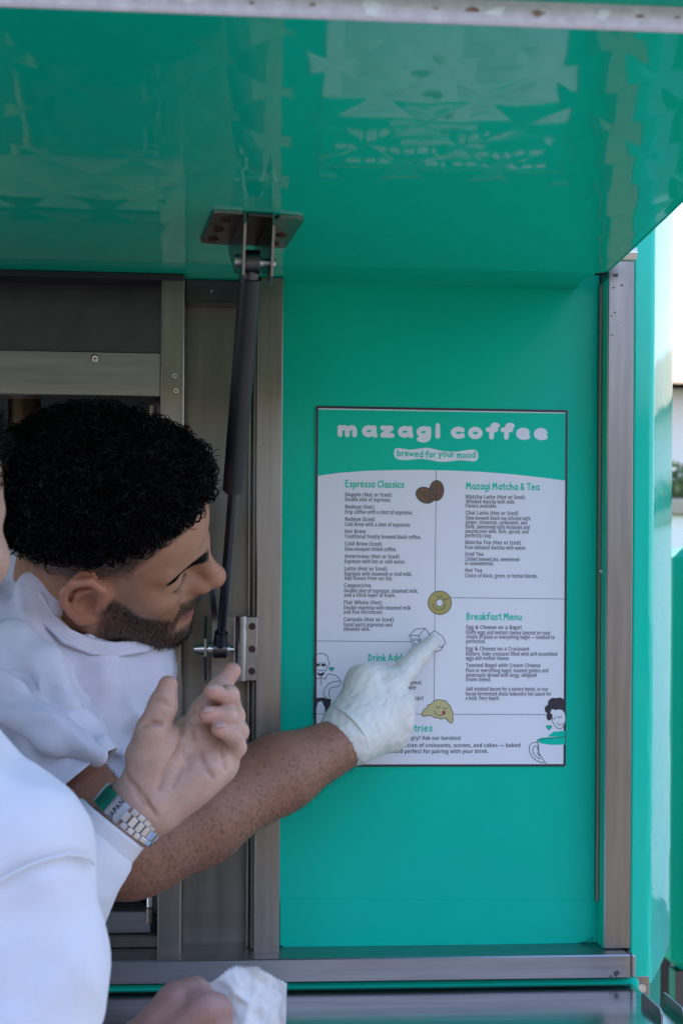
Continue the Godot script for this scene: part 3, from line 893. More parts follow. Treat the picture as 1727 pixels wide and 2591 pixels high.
	drawing(t, "bagel_drawing", [[bg, M.print_tan], [oval(Vector2(0.14624, 0.19186), 20 * k, 21 * k), M.paper_print]], [shut(bg), shut(oval(Vector2(0.14624, 0.19186), 20 * k, 21 * k)), arc.call(Vector2(0.14599, 0.20090), 12 * k, 15 * k, PI, TAU), arc.call(Vector2(0.15330, 0.19794), 12 * k, 13 * k, PI, TAU), arc.call(Vector2(0.14565, 0.19025), 36 * k, 34 * k, PI, TAU)], lw, "tan smiling bagel drawn on the menu")
	drawing(t, "ice_cube_drawing", [[PackedVector2Array([Vector2(0.11089, 0.15310), Vector2(0.11791, 0.16076), Vector2(0.12963, 0.16203), Vector2(0.13473, 0.15363), Vector2(0.13177, 0.14157), Vector2(0.11602, 0.14049)]), M.paper_print], [PackedVector2Array([Vector2(0.13372, 0.15403), Vector2(0.14037, 0.15888), Vector2(0.14992, 0.15271), Vector2(0.15341, 0.14529), Vector2(0.14799, 0.13663), Vector2(0.14153, 0.13439), Vector2(0.13380, 0.14158)]), M.paper_print]], [PackedVector2Array([Vector2(0.11602, 0.14049), Vector2(0.11089, 0.15310), Vector2(0.11791, 0.16076), Vector2(0.12963, 0.16203), Vector2(0.13473, 0.15363), Vector2(0.13177, 0.14157), Vector2(0.11602, 0.14049)]), PackedVector2Array([Vector2(0.11089, 0.15310), Vector2(0.12200, 0.15356), Vector2(0.12963, 0.16203)]), PackedVector2Array([Vector2(0.12200, 0.15356), Vector2(0.12470, 0.14154)]), PackedVector2Array([Vector2(0.13372, 0.15403), Vector2(0.14037, 0.15888), Vector2(0.14992, 0.15271), Vector2(0.15341, 0.14529), Vector2(0.14799, 0.13663), Vector2(0.14153, 0.13439), Vector2(0.13380, 0.14158), Vector2(0.13372, 0.15403)]), arc.call(Vector2(0.11636, 0.14992), 8 * k, 12 * k, PI, TAU), arc.call(Vector2(0.12121, 0.14995), 8 * k, 12 * k, PI, TAU), arc.call(Vector2(0.11922, 0.14552), 16 * k, 12 * k, PI, TAU), arc.call(Vector2(0.14796, 0.14165), 9 * k, 10 * k, PI, TAU)], lw, "two outlined ice cubes under the pointing finger")
	var cr := soften(PackedVector2Array([Vector2(0.12579, 0.06167), Vector2(0.12858, 0.06729), Vector2(0.13221, 0.06890), Vector2(0.13300, 0.07232), Vector2(0.13745, 0.07333), Vector2(0.13985, 0.07695), Vector2(0.14470, 0.07856), Vector2(0.15038, 0.07777), Vector2(0.15484, 0.07697), Vector2(0.15689, 0.07296), Vector2(0.16014, 0.07135), Vector2(0.16017, 0.06693), Vector2(0.16303, 0.06412), Vector2(0.16224, 0.06010), Vector2(0.16348, 0.05608), Vector2(0.16189, 0.05045), Vector2(0.15824, 0.05166), Vector2(0.15578, 0.05607), Vector2(0.15172, 0.05688), Vector2(0.14849, 0.05527), Vector2(0.14483, 0.05767), Vector2(0.14159, 0.05687), Vector2(0.13793, 0.05967), Vector2(0.13388, 0.06007), Vector2(0.13025, 0.05886), Vector2(0.12661, 0.05926)]), 1)
	drawing(t, "croissant_drawing", [[cr, M.print_cream], [oval(Vector2(0.15188, 0.06331), 10 * k, 12 * k), M.print_red]], [shut(cr), arc.call(Vector2(0.14535, 0.07133), 12 * k, 13 * k, PI, TAU), arc.call(Vector2(0.15346, 0.06974), 11 * k, 12 * k, PI, TAU), arc.call(Vector2(0.14721, 0.06571), 30 * k, 28 * k, PI, TAU * 0.97)], lw, "cream croissant drawn with its tongue out")
	drawing(t, "man_drawing", [[PackedVector2Array([Vector2(-0.00052, 0.08009), Vector2(0.01047, 0.08071), Vector2(0.02009, 0.07873), Vector2(0.01854, 0.06914), Vector2(0.01301, 0.05716), Vector2(0.01254, 0.06914), Vector2(0.00889, 0.07672), Vector2(0.00451, 0.07511), Vector2(0.00217, 0.06513), Vector2(-0.00043, 0.06473)]), M.ink], [PackedVector2Array([Vector2(0.00104, 0.11960), Vector2(0.00664, 0.11982), Vector2(0.00665, 0.11703), Vector2(0.00146, 0.11701)]), M.ink], [PackedVector2Array([Vector2(0.00784, 0.11983), Vector2(0.01364, 0.11965), Vector2(0.01325, 0.11705), Vector2(0.00825, 0.11703)]), M.ink], [soften(PackedVector2Array([Vector2(0.00349, 0.11063), Vector2(0.00751, 0.10785), Vector2(0.01189, 0.11066), Vector2(0.01111, 0.10666), Vector2(0.00752, 0.10545), Vector2(0.00432, 0.10664)]), 1), M.ink]],
		[soften(PackedVector2Array([Vector2(-0.00069, 0.10902), Vector2(-0.00080, 0.12698), Vector2(0.00317, 0.13178), Vector2(0.01016, 0.13221), Vector2(0.01538, 0.12904), Vector2(0.01622, 0.12305), Vector2(0.01783, 0.12146), Vector2(0.01665, 0.11786), Vector2(0.01505, 0.11706), Vector2(0.01389, 0.11146), Vector2(0.00751, 0.10785)])), arc.call(Vector2(0.00463, 0.12141), 9 * k, 10 * k, PI, TAU), arc.call(Vector2(0.01063, 0.12143), 9 * k, 10 * k, PI, TAU), arc.call(Vector2(0.00747, 0.11384), 17 * k, 10 * k, PI, TAU), soften(PackedVector2Array([Vector2(-0.00049, 0.10902), Vector2(0.00395, 0.10105), Vector2(0.00752, 0.10506), Vector2(0.01275, 0.10068), Vector2(0.01470, 0.10867), Vector2(0.02432, 0.10710), Vector2(0.03137, 0.10113), Vector2(0.03001, 0.09314), Vector2(0.02040, 0.09311), Vector2(0.01682, 0.08911), Vector2(0.01807, 0.08112)])), soften(PackedVector2Array([Vector2(0.02957, 0.09993), Vector2(0.01836, 0.09870), Vector2(0.01201, 0.09109), Vector2(0.01046, 0.08311), Vector2(0.01367, 0.08112)])), PackedVector2Array([Vector2(0.00752, 0.10506), Vector2(0.00758, 0.09548)]), PackedVector2Array([Vector2(-0.00060, 0.09306), Vector2(-0.00037, 0.05595)])], lw, "outlined bald man with dark glasses on the menu")
	drawing(t, "woman_drawing", [[oval(Vector2(0.28206, 0.07396), 34 * k, 34 * k), M.ink], [oval(Vector2(0.28902, 0.07559), 30 * k, 28 * k), M.ink], [oval(Vector2(0.27554, 0.06749), 20 * k, 24 * k), M.ink], [oval(Vector2(0.27682, 0.05900), 16 * k, 24 * k), M.ink], [PackedVector2Array([Vector2(0.28366, 0.08064), Vector2(0.29577, 0.07925), Vector2(0.29588, 0.06145), Vector2(0.28376, 0.06346)]), M.ink],
		[soften(PackedVector2Array([Vector2(0.28047, 0.06507), Vector2(0.28989, 0.06791), Vector2(0.29587, 0.06347), Vector2(0.29594, 0.05133), Vector2(0.29168, 0.04365), Vector2(0.28592, 0.04526), Vector2(0.27972, 0.05415)]), 1), M.paper_print], [PackedVector2Array([Vector2(0.27491, 0.03516), Vector2(0.28185, 0.04082), Vector2(0.29600, 0.04223), Vector2(0.29604, 0.03475)]), M.print_teal], [oval(Vector2(0.28396, 0.03010), 102 * k, 24 * k).duplicate() if false else PackedVector2Array([Vector2(0.26306, 0.03112), Vector2(0.26755, 0.03395), Vector2(0.29604, 0.03515), Vector2(0.29610, 0.02585), Vector2(0.27989, 0.02546), Vector2(0.26595, 0.02748)]), M.print_teal]],
		[soften(PackedVector2Array([Vector2(0.28049, 0.06143), Vector2(0.27972, 0.05415), Vector2(0.28592, 0.04526), Vector2(0.29168, 0.04365), Vector2(0.29594, 0.05133)])), arc.call(Vector2(0.28215, 0.05840), 11 * k, 12 * k, PI, TAU), arc.call(Vector2(0.28912, 0.05982), 11 * k, 12 * k, PI, TAU), arc.call(Vector2(0.28999, 0.05174), 18 * k, 14 * k, PI, TAU), PackedVector2Array([Vector2(0.26306, 0.03152), Vector2(0.26521, 0.01496), Vector2(0.27347, 0.00323)]), soften(PackedVector2Array([Vector2(0.26348, 0.02870), Vector2(0.25531, 0.02789), Vector2(0.25248, 0.02103), Vector2(0.25643, 0.01093), Vector2(0.26568, 0.00486), Vector2(0.27100, 0.00445)])), soften(PackedVector2Array([Vector2(0.26392, 0.02425), Vector2(0.25860, 0.02385), Vector2(0.25700, 0.01901), Vector2(0.26031, 0.01214), Vector2(0.26688, 0.00890)])), PackedVector2Array([Vector2(0.26306, 0.03152), Vector2(0.29604, 0.03515)]), PackedVector2Array([Vector2(0.26474, 0.02405), Vector2(0.26271, 0.02102), Vector2(0.26477, 0.01860), Vector2(0.26316, 0.01537), Vector2(0.26604, 0.01213)])], lw, "outlined curly haired woman above a teal coffee cup")
	var heart := func(c: Vector2, s: float) -> PackedVector2Array:
		var q := PackedVector2Array()
		for i in 24:
			var an := TAU * i / 24.0
			q.append(c + Vector2(16.0 * pow(sin(an), 3.0), 13.0 * cos(an) - 5.0 * cos(2 * an) - 2.0 * cos(3 * an) - cos(4 * an)) * s / 16.0)
		return q
	drawing(t, "heart_drawing", [[heart.call(Vector2(0.02007, 0.11388), 14 * k), M.print_teal]], [shut(heart.call(Vector2(0.02007, 0.11388), 14 * k))], lw * 0.7, "small teal heart beside the drawn man")
	drawing(t, "heart_drawing", [[heart.call(Vector2(0.27669, 0.04607), 16 * k), M.print_teal]], [shut(heart.call(Vector2(0.27669, 0.04607), 16 * k))], lw * 0.7, "small teal heart beside the drawn woman")

# ---------------------------------------------------------------- what shows past the truck's corner
func build_background() -> void:
	# the brown building across the lot, which the steel mirrors
	var f := thing("brick_building", "long brown brick building across the lot behind the viewer", "building", Vector3(-2, -0.15, 13.0))
	part("wall", boxed(Vector3(-16, -0.15, 11.6), Vector3(11, 3.6, 17.0)), M.brick, f)
	part("roof", boxed(Vector3(-16.3, 3.602, 11.3), Vector3(11.3, 3.85, 17.3), 0.03), M.tan_stone, f)
	for i in 9:
		var x := -15.0 + i * 2.9
		var wd := part("window", boxed(Vector3(x, 1.0, 11.54), Vector3(x + 1.3, 2.7, 11.598), 0.01), M.glass_dark, f)
		part("sill", boxed(Vector3(x - 0.1, 0.9, 11.46), Vector3(x + 1.4, 0.998, 11.595), 0.01), M.tan_stone, wd)
	var t := thing("equipment_cabinet", "slim teal steel cabinet on legs beyond the truck's rounded corner", "cabinet", Vector3(0.84, -0.15, -0.9))
	part("body", boxed(Vector3(0.776, 0.93, -1.0), Vector3(0.90, 1.69, -0.8), 0.02), M.cabinet, t)
	part("door", boxed(Vector3(0.79, 0.96, -0.7998), Vector3(0.885, 1.66, -0.792), 0.003), M.cabinet, t)
	for q: Vector2 in [Vector2(0.80, -0.83), Vector2(0.875, -0.83), Vector2(0.80, -0.97), Vector2(0.875, -0.97)]:
		part("leg", boxed(Vector3(q.x - 0.018, -0.15, q.y - 0.018), Vector3(q.x + 0.018, 0.932, q.y + 0.018)), M.steel_dark, t)
	t = thing("boundary_wall", "low pale block wall beyond the truck", "wall", Vector3(6, -0.15, -6.1))
	part("wall", boxed(Vector3(1.4, -0.15, -6.2), Vector3(14.0, 2.16, -6.0)), M.render, t)
	part("coping", boxed(Vector3(1.38, 2.162, -6.24), Vector3(14.02, 2.25, -5.96), 0.01), M.tan_stone, t)
	t = thing("hedge", "clipped green hedge behind the pale wall", "hedge", Vector3(8, -0.15, -9.9))
	var rng := RandomNumberGenerator.new()
	rng.seed = 77
	part("core", boxed(Vector3(2.4, -0.15, -10.3), Vector3(14.0, 2.74, -9.6)), M.leaf_dark, t)
	var b := MB.new()
	for i in 5000:
		var p := Vector3(rng.randf_range(2.3, 14.1), rng.randf_range(1.2, 2.86), rng.randf_range(-10.4, -9.48))
		if rng.randf() < 0.5:
			p.y = rng.randf_range(2.68, 2.9)
		else:
			p.z = rng.randf_range(-9.62, -9.48)
		var u := Vector3(rng.randfn(), rng.randfn(), rng.randfn()).normalized() * 0.05
		var w := u.cross(Vector3(rng.randfn(), rng.randfn(), rng.randfn())).normalized() * 0.03
		b.quad(p - u, p - w, p + u, p + w)
	part("leaves", b, M.leaf, t).set_meta("kind", "stuff")
	t = thing("house", "pale house with a brown roof beyond the hedge", "house", Vector3(9, -0.15, -18))
	part("wall", boxed(Vector3(3.8, -0.15, -22.0), Vector3(15.0, 4.46, -15.2)), M.render, t)
	b = MB.new()
	b.prism(PackedVector2Array([Vector2(14.7, 4.4), Vector2(22.6, 4.4), Vector2(18.6, 5.5)]), Vector3(15.4, 0, 0), Vector3.FORWARD, Vector3.UP, 0.001)
	b = MB.new()
	b.quad(Vector3(3.4, 4.44, -14.7), Vector3(15.4, 4.44, -14.7), Vector3(15.4, 6.0, -18.6), Vector3(3.4, 6.0, -18.6))
	b.quad(Vector3(15.4, 4.44, -22.5), Vector3(3.4, 4.44, -22.5), Vector3(3.4, 6.0, -18.6), Vector3(15.4, 6.0, -18.6))
	b.tri(Vector3(3.4, 4.44, -22.5), Vector3(3.4, 4.44, -14.7), Vector3(3.4, 6.0, -18.6))
	b.tri(Vector3(15.4, 4.44, -14.7), Vector3(15.4, 4.44, -22.5), Vector3(15.4, 6.0, -18.6))
	part("roof", b, M.roof, t)
	for x: float in [6.0, 9.0, 12.0]:
		part("window", boxed(Vector3(x, 1.4, -15.24), Vector3(x + 1.2, 2.9, -15.17), 0.02), M.glass_dark, t)
	b = MB.new()
	var pts := []
	for i in 30:
		pts.append(Vector3(0.7 + i * 0.12, -0.138, -1.55 + 0.12 * sin(i * 0.5)))
	b.tube(pts, [0.012], 10)
	var o := part("power_cable", b, M.rubber, self)
	o.position = Vector3.ZERO
	o.set_meta("label", "black power cable lying on the ground past the truck's corner")
	o.set_meta("category", "cable")


func build_mat() -> void:
	var t := thing("bar_mat", "black ribbed rubber mat on the counter behind the window sill", "mat", Vector3(-0.4, 1.16, -0.2))
	part("base", boxed(Vector3(-0.75, 1.1605, -0.36), Vector3(-0.105, 1.214, -0.05), 0.002), M.rubber, t)
	for i in 52:
		part("rib", boxed(Vector3(-0.74 + i * 0.0122, 1.2135, -0.35), Vector3(-0.734 + i * 0.0122, 1.2195, -0.055), 0.001), M.rubber, t)

# ---------------------------------------------------------------- smooth bodies: tapered capsules and ellipsoids blended in a distance field, meshed as surface nets
class Sdf:
	var kind := PackedInt32Array()      # 0 capsule, 1 ellipsoid
	var pa := PackedVector3Array()
	var pb := PackedVector3Array()      # capsule: b - a;  ellipsoid: radii
	var r1 := PackedFloat32Array()
	var r2 := PackedFloat32Array()      # capsule: r2 - r1; ellipsoid: smallest radius
	var kk := PackedFloat32Array()
	var grp := PackedInt32Array()       # -1 carves
	var mid := PackedVector3Array()
	var reach := PackedFloat32Array()
	var turn: Array[Basis] = []
	var g := 0
	var frame := Transform3D.IDENTITY
	var scale := 1.0
	var group_k := 0.006
	var tmp := PackedInt32Array()
	func cap(a: Vector3, b: Vector3, ra: float, rb: float, k := 0.01, carve := false) -> void:
		a = frame * a
		b = frame * b
		ra *= scale
		rb *= scale
		kind.append(0)
		pa.append(a)
		pb.append(b - a)
		r1.append(ra)
		r2.append(rb - ra)
		kk.append(k)
		grp.append(-1 if carve else g)
		mid.append((a + b) * 0.5)
		reach.append((b - a).length() * 0.5 + maxf(ra, rb) + k)
		turn.append(Basis.IDENTITY)
	func ell(c: Vector3, r: Vector3, k := 0.01, bas := Basis.IDENTITY, carve := false) -> void:
		kind.append(1)
		pa.append(frame * c)
		pb.append(r * scale)
		r1.append(0.0)
		r2.append(minf(r.x, minf(r.y, r.z)) * scale)
		kk.append(k)
		grp.append(-1 if carve else g)
		mid.append(frame * c)
		reach.append(maxf(r.x, maxf(r.y, r.z)) * scale + k)
		turn.append((frame.basis.orthonormalized() * bas).inverse())
	func chain(pts: Array, rad: Array, k := 0.008, carve := false) -> void:
		for i in pts.size() - 1:
			cap(pts[i], pts[i + 1], rad[i], rad[i + 1], k, carve)
	func near(c: Vector3, r: float) -> PackedInt32Array:
		var l := PackedInt32Array()
		for i in kind.size():
			if c.distance_squared_to(mid[i]) < (reach[i] + r) * (reach[i] + r):
				l.append(i)
		return l
	func at(p: Vector3, l: PackedInt32Array) -> float:
		var total := 1.0
		var d := 1.0
		var cur := -2
		var cut := -1.0
		for i in l:
			var e: float
			if kind[i] == 0:
				var q := p - pa[i]
				var ab := pb[i]
				var h := clampf(q.dot(ab) / maxf(ab.dot(ab), 1e-12), 0.0, 1.0)
				e = (q - ab * h).length() - r1[i] - r2[i] * h
			else:
				var q := turn[i] * (p - pa[i])
				var s := q / pb[i]
				var k0 := s.length()
				var k1 := (s / pb[i]).length()
				e = k0 * (k0 - 1.0) / k1 if k1 > 1e-6 else -r2[i]
			var k := kk[i]
			if grp[i] < 0:
				if cur != -2:
					var hh := maxf(group_k - absf(total - d), 0.0) / group_k
					total = minf(total, d) - hh * hh * group_k * 0.25
					d = 1.0
					cur = -2
				var hc := maxf(k - absf(total + e), 0.0) / k
				total = maxf(total, -e) + hc * hc * k * 0.25
				continue
			if grp[i] != cur:
				if cur != -2:
					var hh := maxf(group_k - absf(total - d), 0.0) / group_k
					total = minf(total, d) - hh * hh * group_k * 0.25
				d = e
				cur = grp[i]
			else:
				var h2 := maxf(k - absf(d - e), 0.0) / k
				d = minf(d, e) - h2 * h2 * k * 0.25
		if cur != -2:
			var hh := maxf(group_k - absf(total - d), 0.0) / group_k
			total = minf(total, d) - hh * hh * group_k * 0.25
		return total
	func drop(p: Vector3, dir: Vector3, far := 0.3) -> Vector3:  # first point of the surface along a line
		var t := 0.0
		var all := PackedInt32Array(range(kind.size()))
		for i in 60:
			var d := at(p + dir * t, all)
			if d < 0.0004:
				break
			t += d * 0.8
			if t > far:
				break
		return p + dir * t
	func build(mb: MB, cell: float, paint: Callable, bump = null, amp := 0.0) -> void:
		var lo := Vector3(1e9, 1e9, 1e9)
		var hi := -lo
		for i in kind.size():
			if grp[i] >= 0:
				var r := Vector3.ONE * (reach[i] + amp + cell * 2.0)
				if kind[i] == 0:
					r = Vector3.ONE * (maxf(r1[i], r1[i] + r2[i]) + amp + cell * 2.0 + kk[i] * 0.3)
					lo = lo.min(pa[i] - r).min(pa[i] + pb[i] - r)
					hi = hi.max(pa[i] + r).max(pa[i] + pb[i] + r)
				else:
					lo = lo.min(mid[i] - r)
					hi = hi.max(mid[i] + r)
		const BS := 6
		var nb := Vector3i(((hi - lo) / (cell * BS)).ceil())
		var nx := nb.x * BS + 1
		var ny := nb.y * BS + 1
		var nz := nb.z * BS + 1
		var vals := PackedFloat32Array()
		vals.resize(nx * ny * nz)
		vals.fill(1.0)
		var done := PackedByteArray()
		done.resize(nx * ny * nz)
		var sy := nx
		var sz := nx * ny
		var half := cell * BS * 0.5
		var hd := half * 1.7321
		var active: Array[Vector3i] = []
		for bz in nb.z:
			for by in nb.y:
				for bx in nb.x:
					var c := lo + Vector3(bx * BS, by * BS, bz * BS) * cell + Vector3.ONE * half
					var l := near(c, hd + amp + cell)
					if l.is_empty():
						continue
					var d0 := at(c, l)
					if absf(d0) > hd * 1.35 + amp:
						if d0 < 0:
							for z in range(bz * BS, bz * BS + BS + 1):
								for y in range(by * BS, by * BS + BS + 1):
									for x in range(bx * BS, bx * BS + BS + 1):
										var q := x + y * sy + z * sz
										if done[q] == 0:
											vals[q] = -1.0
						continue
					active.append(Vector3i(bx, by, bz))
					for z in range(bz * BS, bz * BS + BS + 1):
						for y in range(by * BS, by * BS + BS + 1):
							var row := y * sy + z * sz
							for x in range(bx * BS, bx * BS + BS + 1):
								var q := row + x
								if done[q]:
									continue
								done[q] = 1
								var p := lo + Vector3(x, y, z) * cell
								var d := at(p, l)
								if amp > 0.0 and absf(d) < amp * 2.0 + cell * 2.0:
									d -= bump.call(p)
								vals[q] = d
		var vi := PackedInt32Array()
		vi.resize(nx * ny * nz)
		vi.fill(-1)
		var first := mb.v.size()
		var offs := PackedInt32Array([0, 1, sy, sy + 1, sz, sz + 1, sz + sy, sz + sy + 1])
		var cp: Array[Vector3] = []
		for m in 8:
			cp.append(Vector3(m & 1, (m >> 1) & 1, m >> 2))
		var edges := PackedInt32Array([0, 1, 2, 3, 4, 5, 6, 7, 0, 2, 1, 3, 4, 6, 5, 7, 0, 4, 1, 5, 2, 6, 3, 7])
		for b in active:
			for z in range(b.z * BS, b.z * BS + BS):
				for y in range(b.y * BS, b.y * BS + BS):
					for x in range(b.x * BS, b.x * BS + BS):
						var q := x + y * sy + z * sz
						var s := 0
						for m in 8:
							if vals[q + offs[m]] < 0.0:
								s += 1
						if s == 0 or s == 8:
							continue
						var sum := Vector3.ZERO
						var cnt := 0
						for e in range(0, 24, 2):
							var v0 := vals[q + offs[edges[e]]]
							var v1 := vals[q + offs[edges[e + 1]]]
							if (v0 < 0.0) != (v1 < 0.0):
								sum += cp[edges[e]].lerp(cp[edges[e + 1]], v0 / (v0 - v1))
								cnt += 1
						var p := lo + (Vector3(x, y, z) + sum / cnt) * cell
						vi[q] = mb.vert(p, Vector3.ZERO)
		var from_ix := mb.ix.size()
		var ax := [[1, sy, sz], [sy, sz, 1], [sz, 1, sy]]
		for b in active:
			for z in range(b.z * BS, b.z * BS + BS):
				for y in range(b.y * BS, b.y * BS + BS):
					for x in range(b.x * BS, b.x * BS + BS):
						var q := x + y * sy + z * sz
						if vi[q] < 0:
							continue
						var v0 := vals[q] < 0.0
						for a: Array in ax:
							if v0 == (vals[q + a[0]] < 0.0):
								continue
							var u: int = a[1]
							var w: int = a[2]
							if q - u - w < 0:
								continue
							var i0 := vi[q]
							var i1 := vi[q - u]
							var i2 := vi[q - u - w]
							var i3 := vi[q - w]
							if i1 < 0 or i2 < 0 or i3 < 0:
								continue
							if v0:
								mb.ix.append_array(PackedInt32Array([i0, i2, i1, i0, i3, i2]))
							else:
								mb.ix.append_array(PackedInt32Array([i0, i1, i2, i0, i2, i3]))
		for k in range(from_ix, mb.ix.size(), 3):
			var i0 := mb.ix[k]
			var i1 := mb.ix[k + 1]
			var i2 := mb.ix[k + 2]
			var nn := (mb.v[i2] - mb.v[i0]).cross(mb.v[i1] - mb.v[i0])
			mb.n[i0] += nn
			mb.n[i1] += nn
			mb.n[i2] += nn
		for k in range(first, mb.v.size()):
			mb.n[k] = mb.n[k].normalized()
			mb.c[k] = paint.call(mb.v[k], mb.n[k])

func speck(p: Vector3, f: float, sd := 0) -> float:  # cheap value noise, -1..1
	return M.noise.get_noise_3d(p.x * f + sd * 31.7, p.y * f, p.z * f)

func skin_material(rough := 0.5) -> StandardMaterial3D:
	var m := mat(Color(1, 1, 1), rough)
	m.vertex_color_use_as_albedo = true
	m.subsurf_scatter_enabled = true
	m.subsurf_scatter_strength = 0.12
	m.metallic_specular = 0.42
	m.heightmap_enabled = true
	m.heightmap_texture = noise_tex(0.05, 0.0, 1.0, 4, 61)
	m.heightmap_scale = 0.012
	m.uv1_triplanar = true
	m.uv1_scale = Vector3(14, 14, 14)
	return m

func cloth_material(c: Color, sd: int) -> StandardMaterial3D:
	var m := mat(c, 0.85)
	m.rim_enabled = true
	m.rim = 0.35
	m.rim_tint = 0.5
	m.heightmap_enabled = true
	m.heightmap_texture = noise_tex(0.09, 0.0, 1.0, 3, sd)
	m.heightmap_scale = 0.02
	m.uv1_triplanar = true
	m.uv1_scale = Vector3(9, 9, 9)
	m.albedo_texture = noise_tex(0.004, 0.95, 1.0, 4, sd + 1)
	return m

# a head in its own axes: x forward, y up, z towards its right ear; origin between the ears
func head_shape(s: Sdf) -> void:
	s.g = 0
	s.ell(Vector3(-0.012, 0.052, 0), Vector3(0.092, 0.080, 0.074), 0.02)
	s.ell(Vector3(0.034, 0.063, 0), Vector3(0.057, 0.060, 0.059), 0.03)
	s.ell(Vector3(0.038, -0.005, 0), Vector3(0.054, 0.070, 0.058), 0.03)
	s.ell(Vector3(0.066, -0.045, 0), Vector3(0.032, 0.040, 0.034), 0.025)
	for z: float in [-1.0, 1.0]:
		s.ell(Vector3(0.060, -0.002, 0.042 * z), Vector3(0.020, 0.018, 0.021), 0.020)
		s.cap(Vector3(0.012, -0.045, 0.047 * z), Vector3(0.078, -0.075, 0.014 * z), 0.020, 0.018, 0.022)
		s.cap(Vector3(0.004, 0.0, 0.060 * z), Vector3(0.014, -0.048, 0.048 * z), 0.014, 0.018, 0.02)
		s.cap(Vector3(0.088, 0.043, 0.008 * z), Vector3(0.063, 0.036, 0.047 * z), 0.010, 0.0085, 0.012)
	s.ell(Vector3(0.087, -0.071, 0), Vector3(0.019, 0.020, 0.022), 0.018)
	s.ell(Vector3(0.080, -0.022, 0), Vector3(0.022, 0.022, 0.028), 0.015)
	for z: float in [-1.0, 1.0]:
		s.ell(Vector3(0.088, 0.024, 0.035 * z), Vector3(0.019, 0.0125, 0.019), 0.014, Basis.IDENTITY, true)
	s.g = 1
	s.group_k = 0.010
	s.cap(Vector3(0.086, 0.040, 0), Vector3(0.112, 0.010, 0), 0.0085, 0.0105, 0.008)
	s.ell(Vector3(0.1135, 0.0075, 0), Vector3(0.0125, 0.0118, 0.0128), 0.008)
	s.cap(Vector3(0.108, 0.004, 0), Vector3(0.096, -0.012, 0), 0.0085, 0.008, 0.008)
	for z: float in [-1.0, 1.0]:
		s.ell(Vector3(0.102, 0.0, 0.0125 * z), Vector3(0.0115, 0.0085, 0.0075), 0.006)
	s.g = 2
	for z: float in [-1.0, 1.0]:
		s.ell(Vector3(0.0685, 0.0215, 0.034 * z), Vector3(0.0138, 0.0128, 0.0155), 0.004)
	s.g = 3
	s.cap(Vector3(0.0955, -0.034, 0), Vector3(0.083, -0.0385, 0.021), 0.0078, 0.0035, 0.004)
	s.cap(Vector3(0.0955, -0.034, 0), Vector3(0.083, -0.0385, -0.021), 0.0078, 0.0035, 0.004)
	s.cap(Vector3(0.0940, -0.0475, 0), Vector3(0.083, -0.0425, 0.019), 0.0085, 0.0035, 0.004)
	s.cap(Vector3(0.0940, -0.0475, 0), Vector3(0.083, -0.0425, -0.019), 0.0085, 0.0035, 0.004)
	for z: float in [-1.0, 1.0]:  # mouth line, nostrils, lid crease
		s.cap(Vector3(0.105, -0.0405, 0), Vector3(0.0885, -0.0405, 0.0235 * z), 0.0014, 0.0012, 0.002, true)
		s.chain([Vector3(0.077, 0.0175, 0.020 * z), Vector3(0.0825, 0.0145, 0.034 * z), Vector3(0.073, 0.0165, 0.048 * z)], [0.0014, 0.0018, 0.0012], 0.002, true)
		s.ell(Vector3(0.104, -0.0095, 0.0062 * z), Vector3(0.0045, 0.0035, 0.003), 0.003, Basis.IDENTITY, true)

func ear_shape(s: Sdf, z: float) -> void:  # helix, antihelix, bowl, lobe
	s.g = 4
	s.group_k = 0.006
	s.ell(Vector3(-0.006, 0.004, 0.0725 * z), Vector3(0.018, 0.029, 0.006), 0.006, Basis(Vector3.UP, 0.25 * z))
	var rim := [Vector3(0.012, 0.006, 0.074), Vector3(0.010, 0.022, 0.079), Vector3(-0.003, 0.033, 0.083), Vector3(-0.018, 0.029, 0.087), Vector3(-0.025, 0.014, 0.088), Vector3(-0.022, -0.004, 0.085), Vector3(-0.013, -0.018, 0.080), Vector3(-0.004, -0.027, 0.076)]
	var pts := []
	for q: Vector3 in rim:
		pts.append(Vector3(q.x, q.y, q.z * z))
	s.chain(pts, [0.0035, 0.0038, 0.0042, 0.0045, 0.0045, 0.0042, 0.0045, 0.0062], 0.003)
	s.ell(Vector3(-0.001, -0.025, 0.0745 * z), Vector3(0.0085, 0.0085, 0.0055), 0.006)
	s.chain([Vector3(0.0, 0.020, 0.079 * z), Vector3(-0.012, 0.012, 0.082 * z), Vector3(-0.013, -0.004, 0.081 * z), Vector3(-0.005, -0.016, 0.077 * z)], [0.003, 0.0036, 0.0036, 0.003], 0.003)
	s.ell(Vector3(0.012, -0.004, 0.0755 * z), Vector3(0.005, 0.007, 0.0045), 0.004)
	s.ell(Vector3(-0.001, 0.0, 0.0815 * z), Vector3(0.0090, 0.0125, 0.0095), 0.003, Basis.IDENTITY, true)

func strand(b: MB, p: Vector3, d: Vector3, len: float, w: float, droop: Vector3) -> void:  # one short flat hair, two bent pieces
	var side := d.cross(Vector3(0.3, 0.5, 1.0)).normalized() * w
	var q := p + d * len * 0.5
	var e := q + (d + droop).normalized() * len * 0.5
	var i := b.vert(p - side, d)
	b.vert(p + side, d)
	b.vert(q + side * 0.8, d)
	b.vert(q - side * 0.8, d)
	b.vert(e, d)
	b.ix.append_array(PackedInt32Array([i, i + 2, i + 1, i, i + 3, i + 2, i + 3, i + 4, i + 2]))

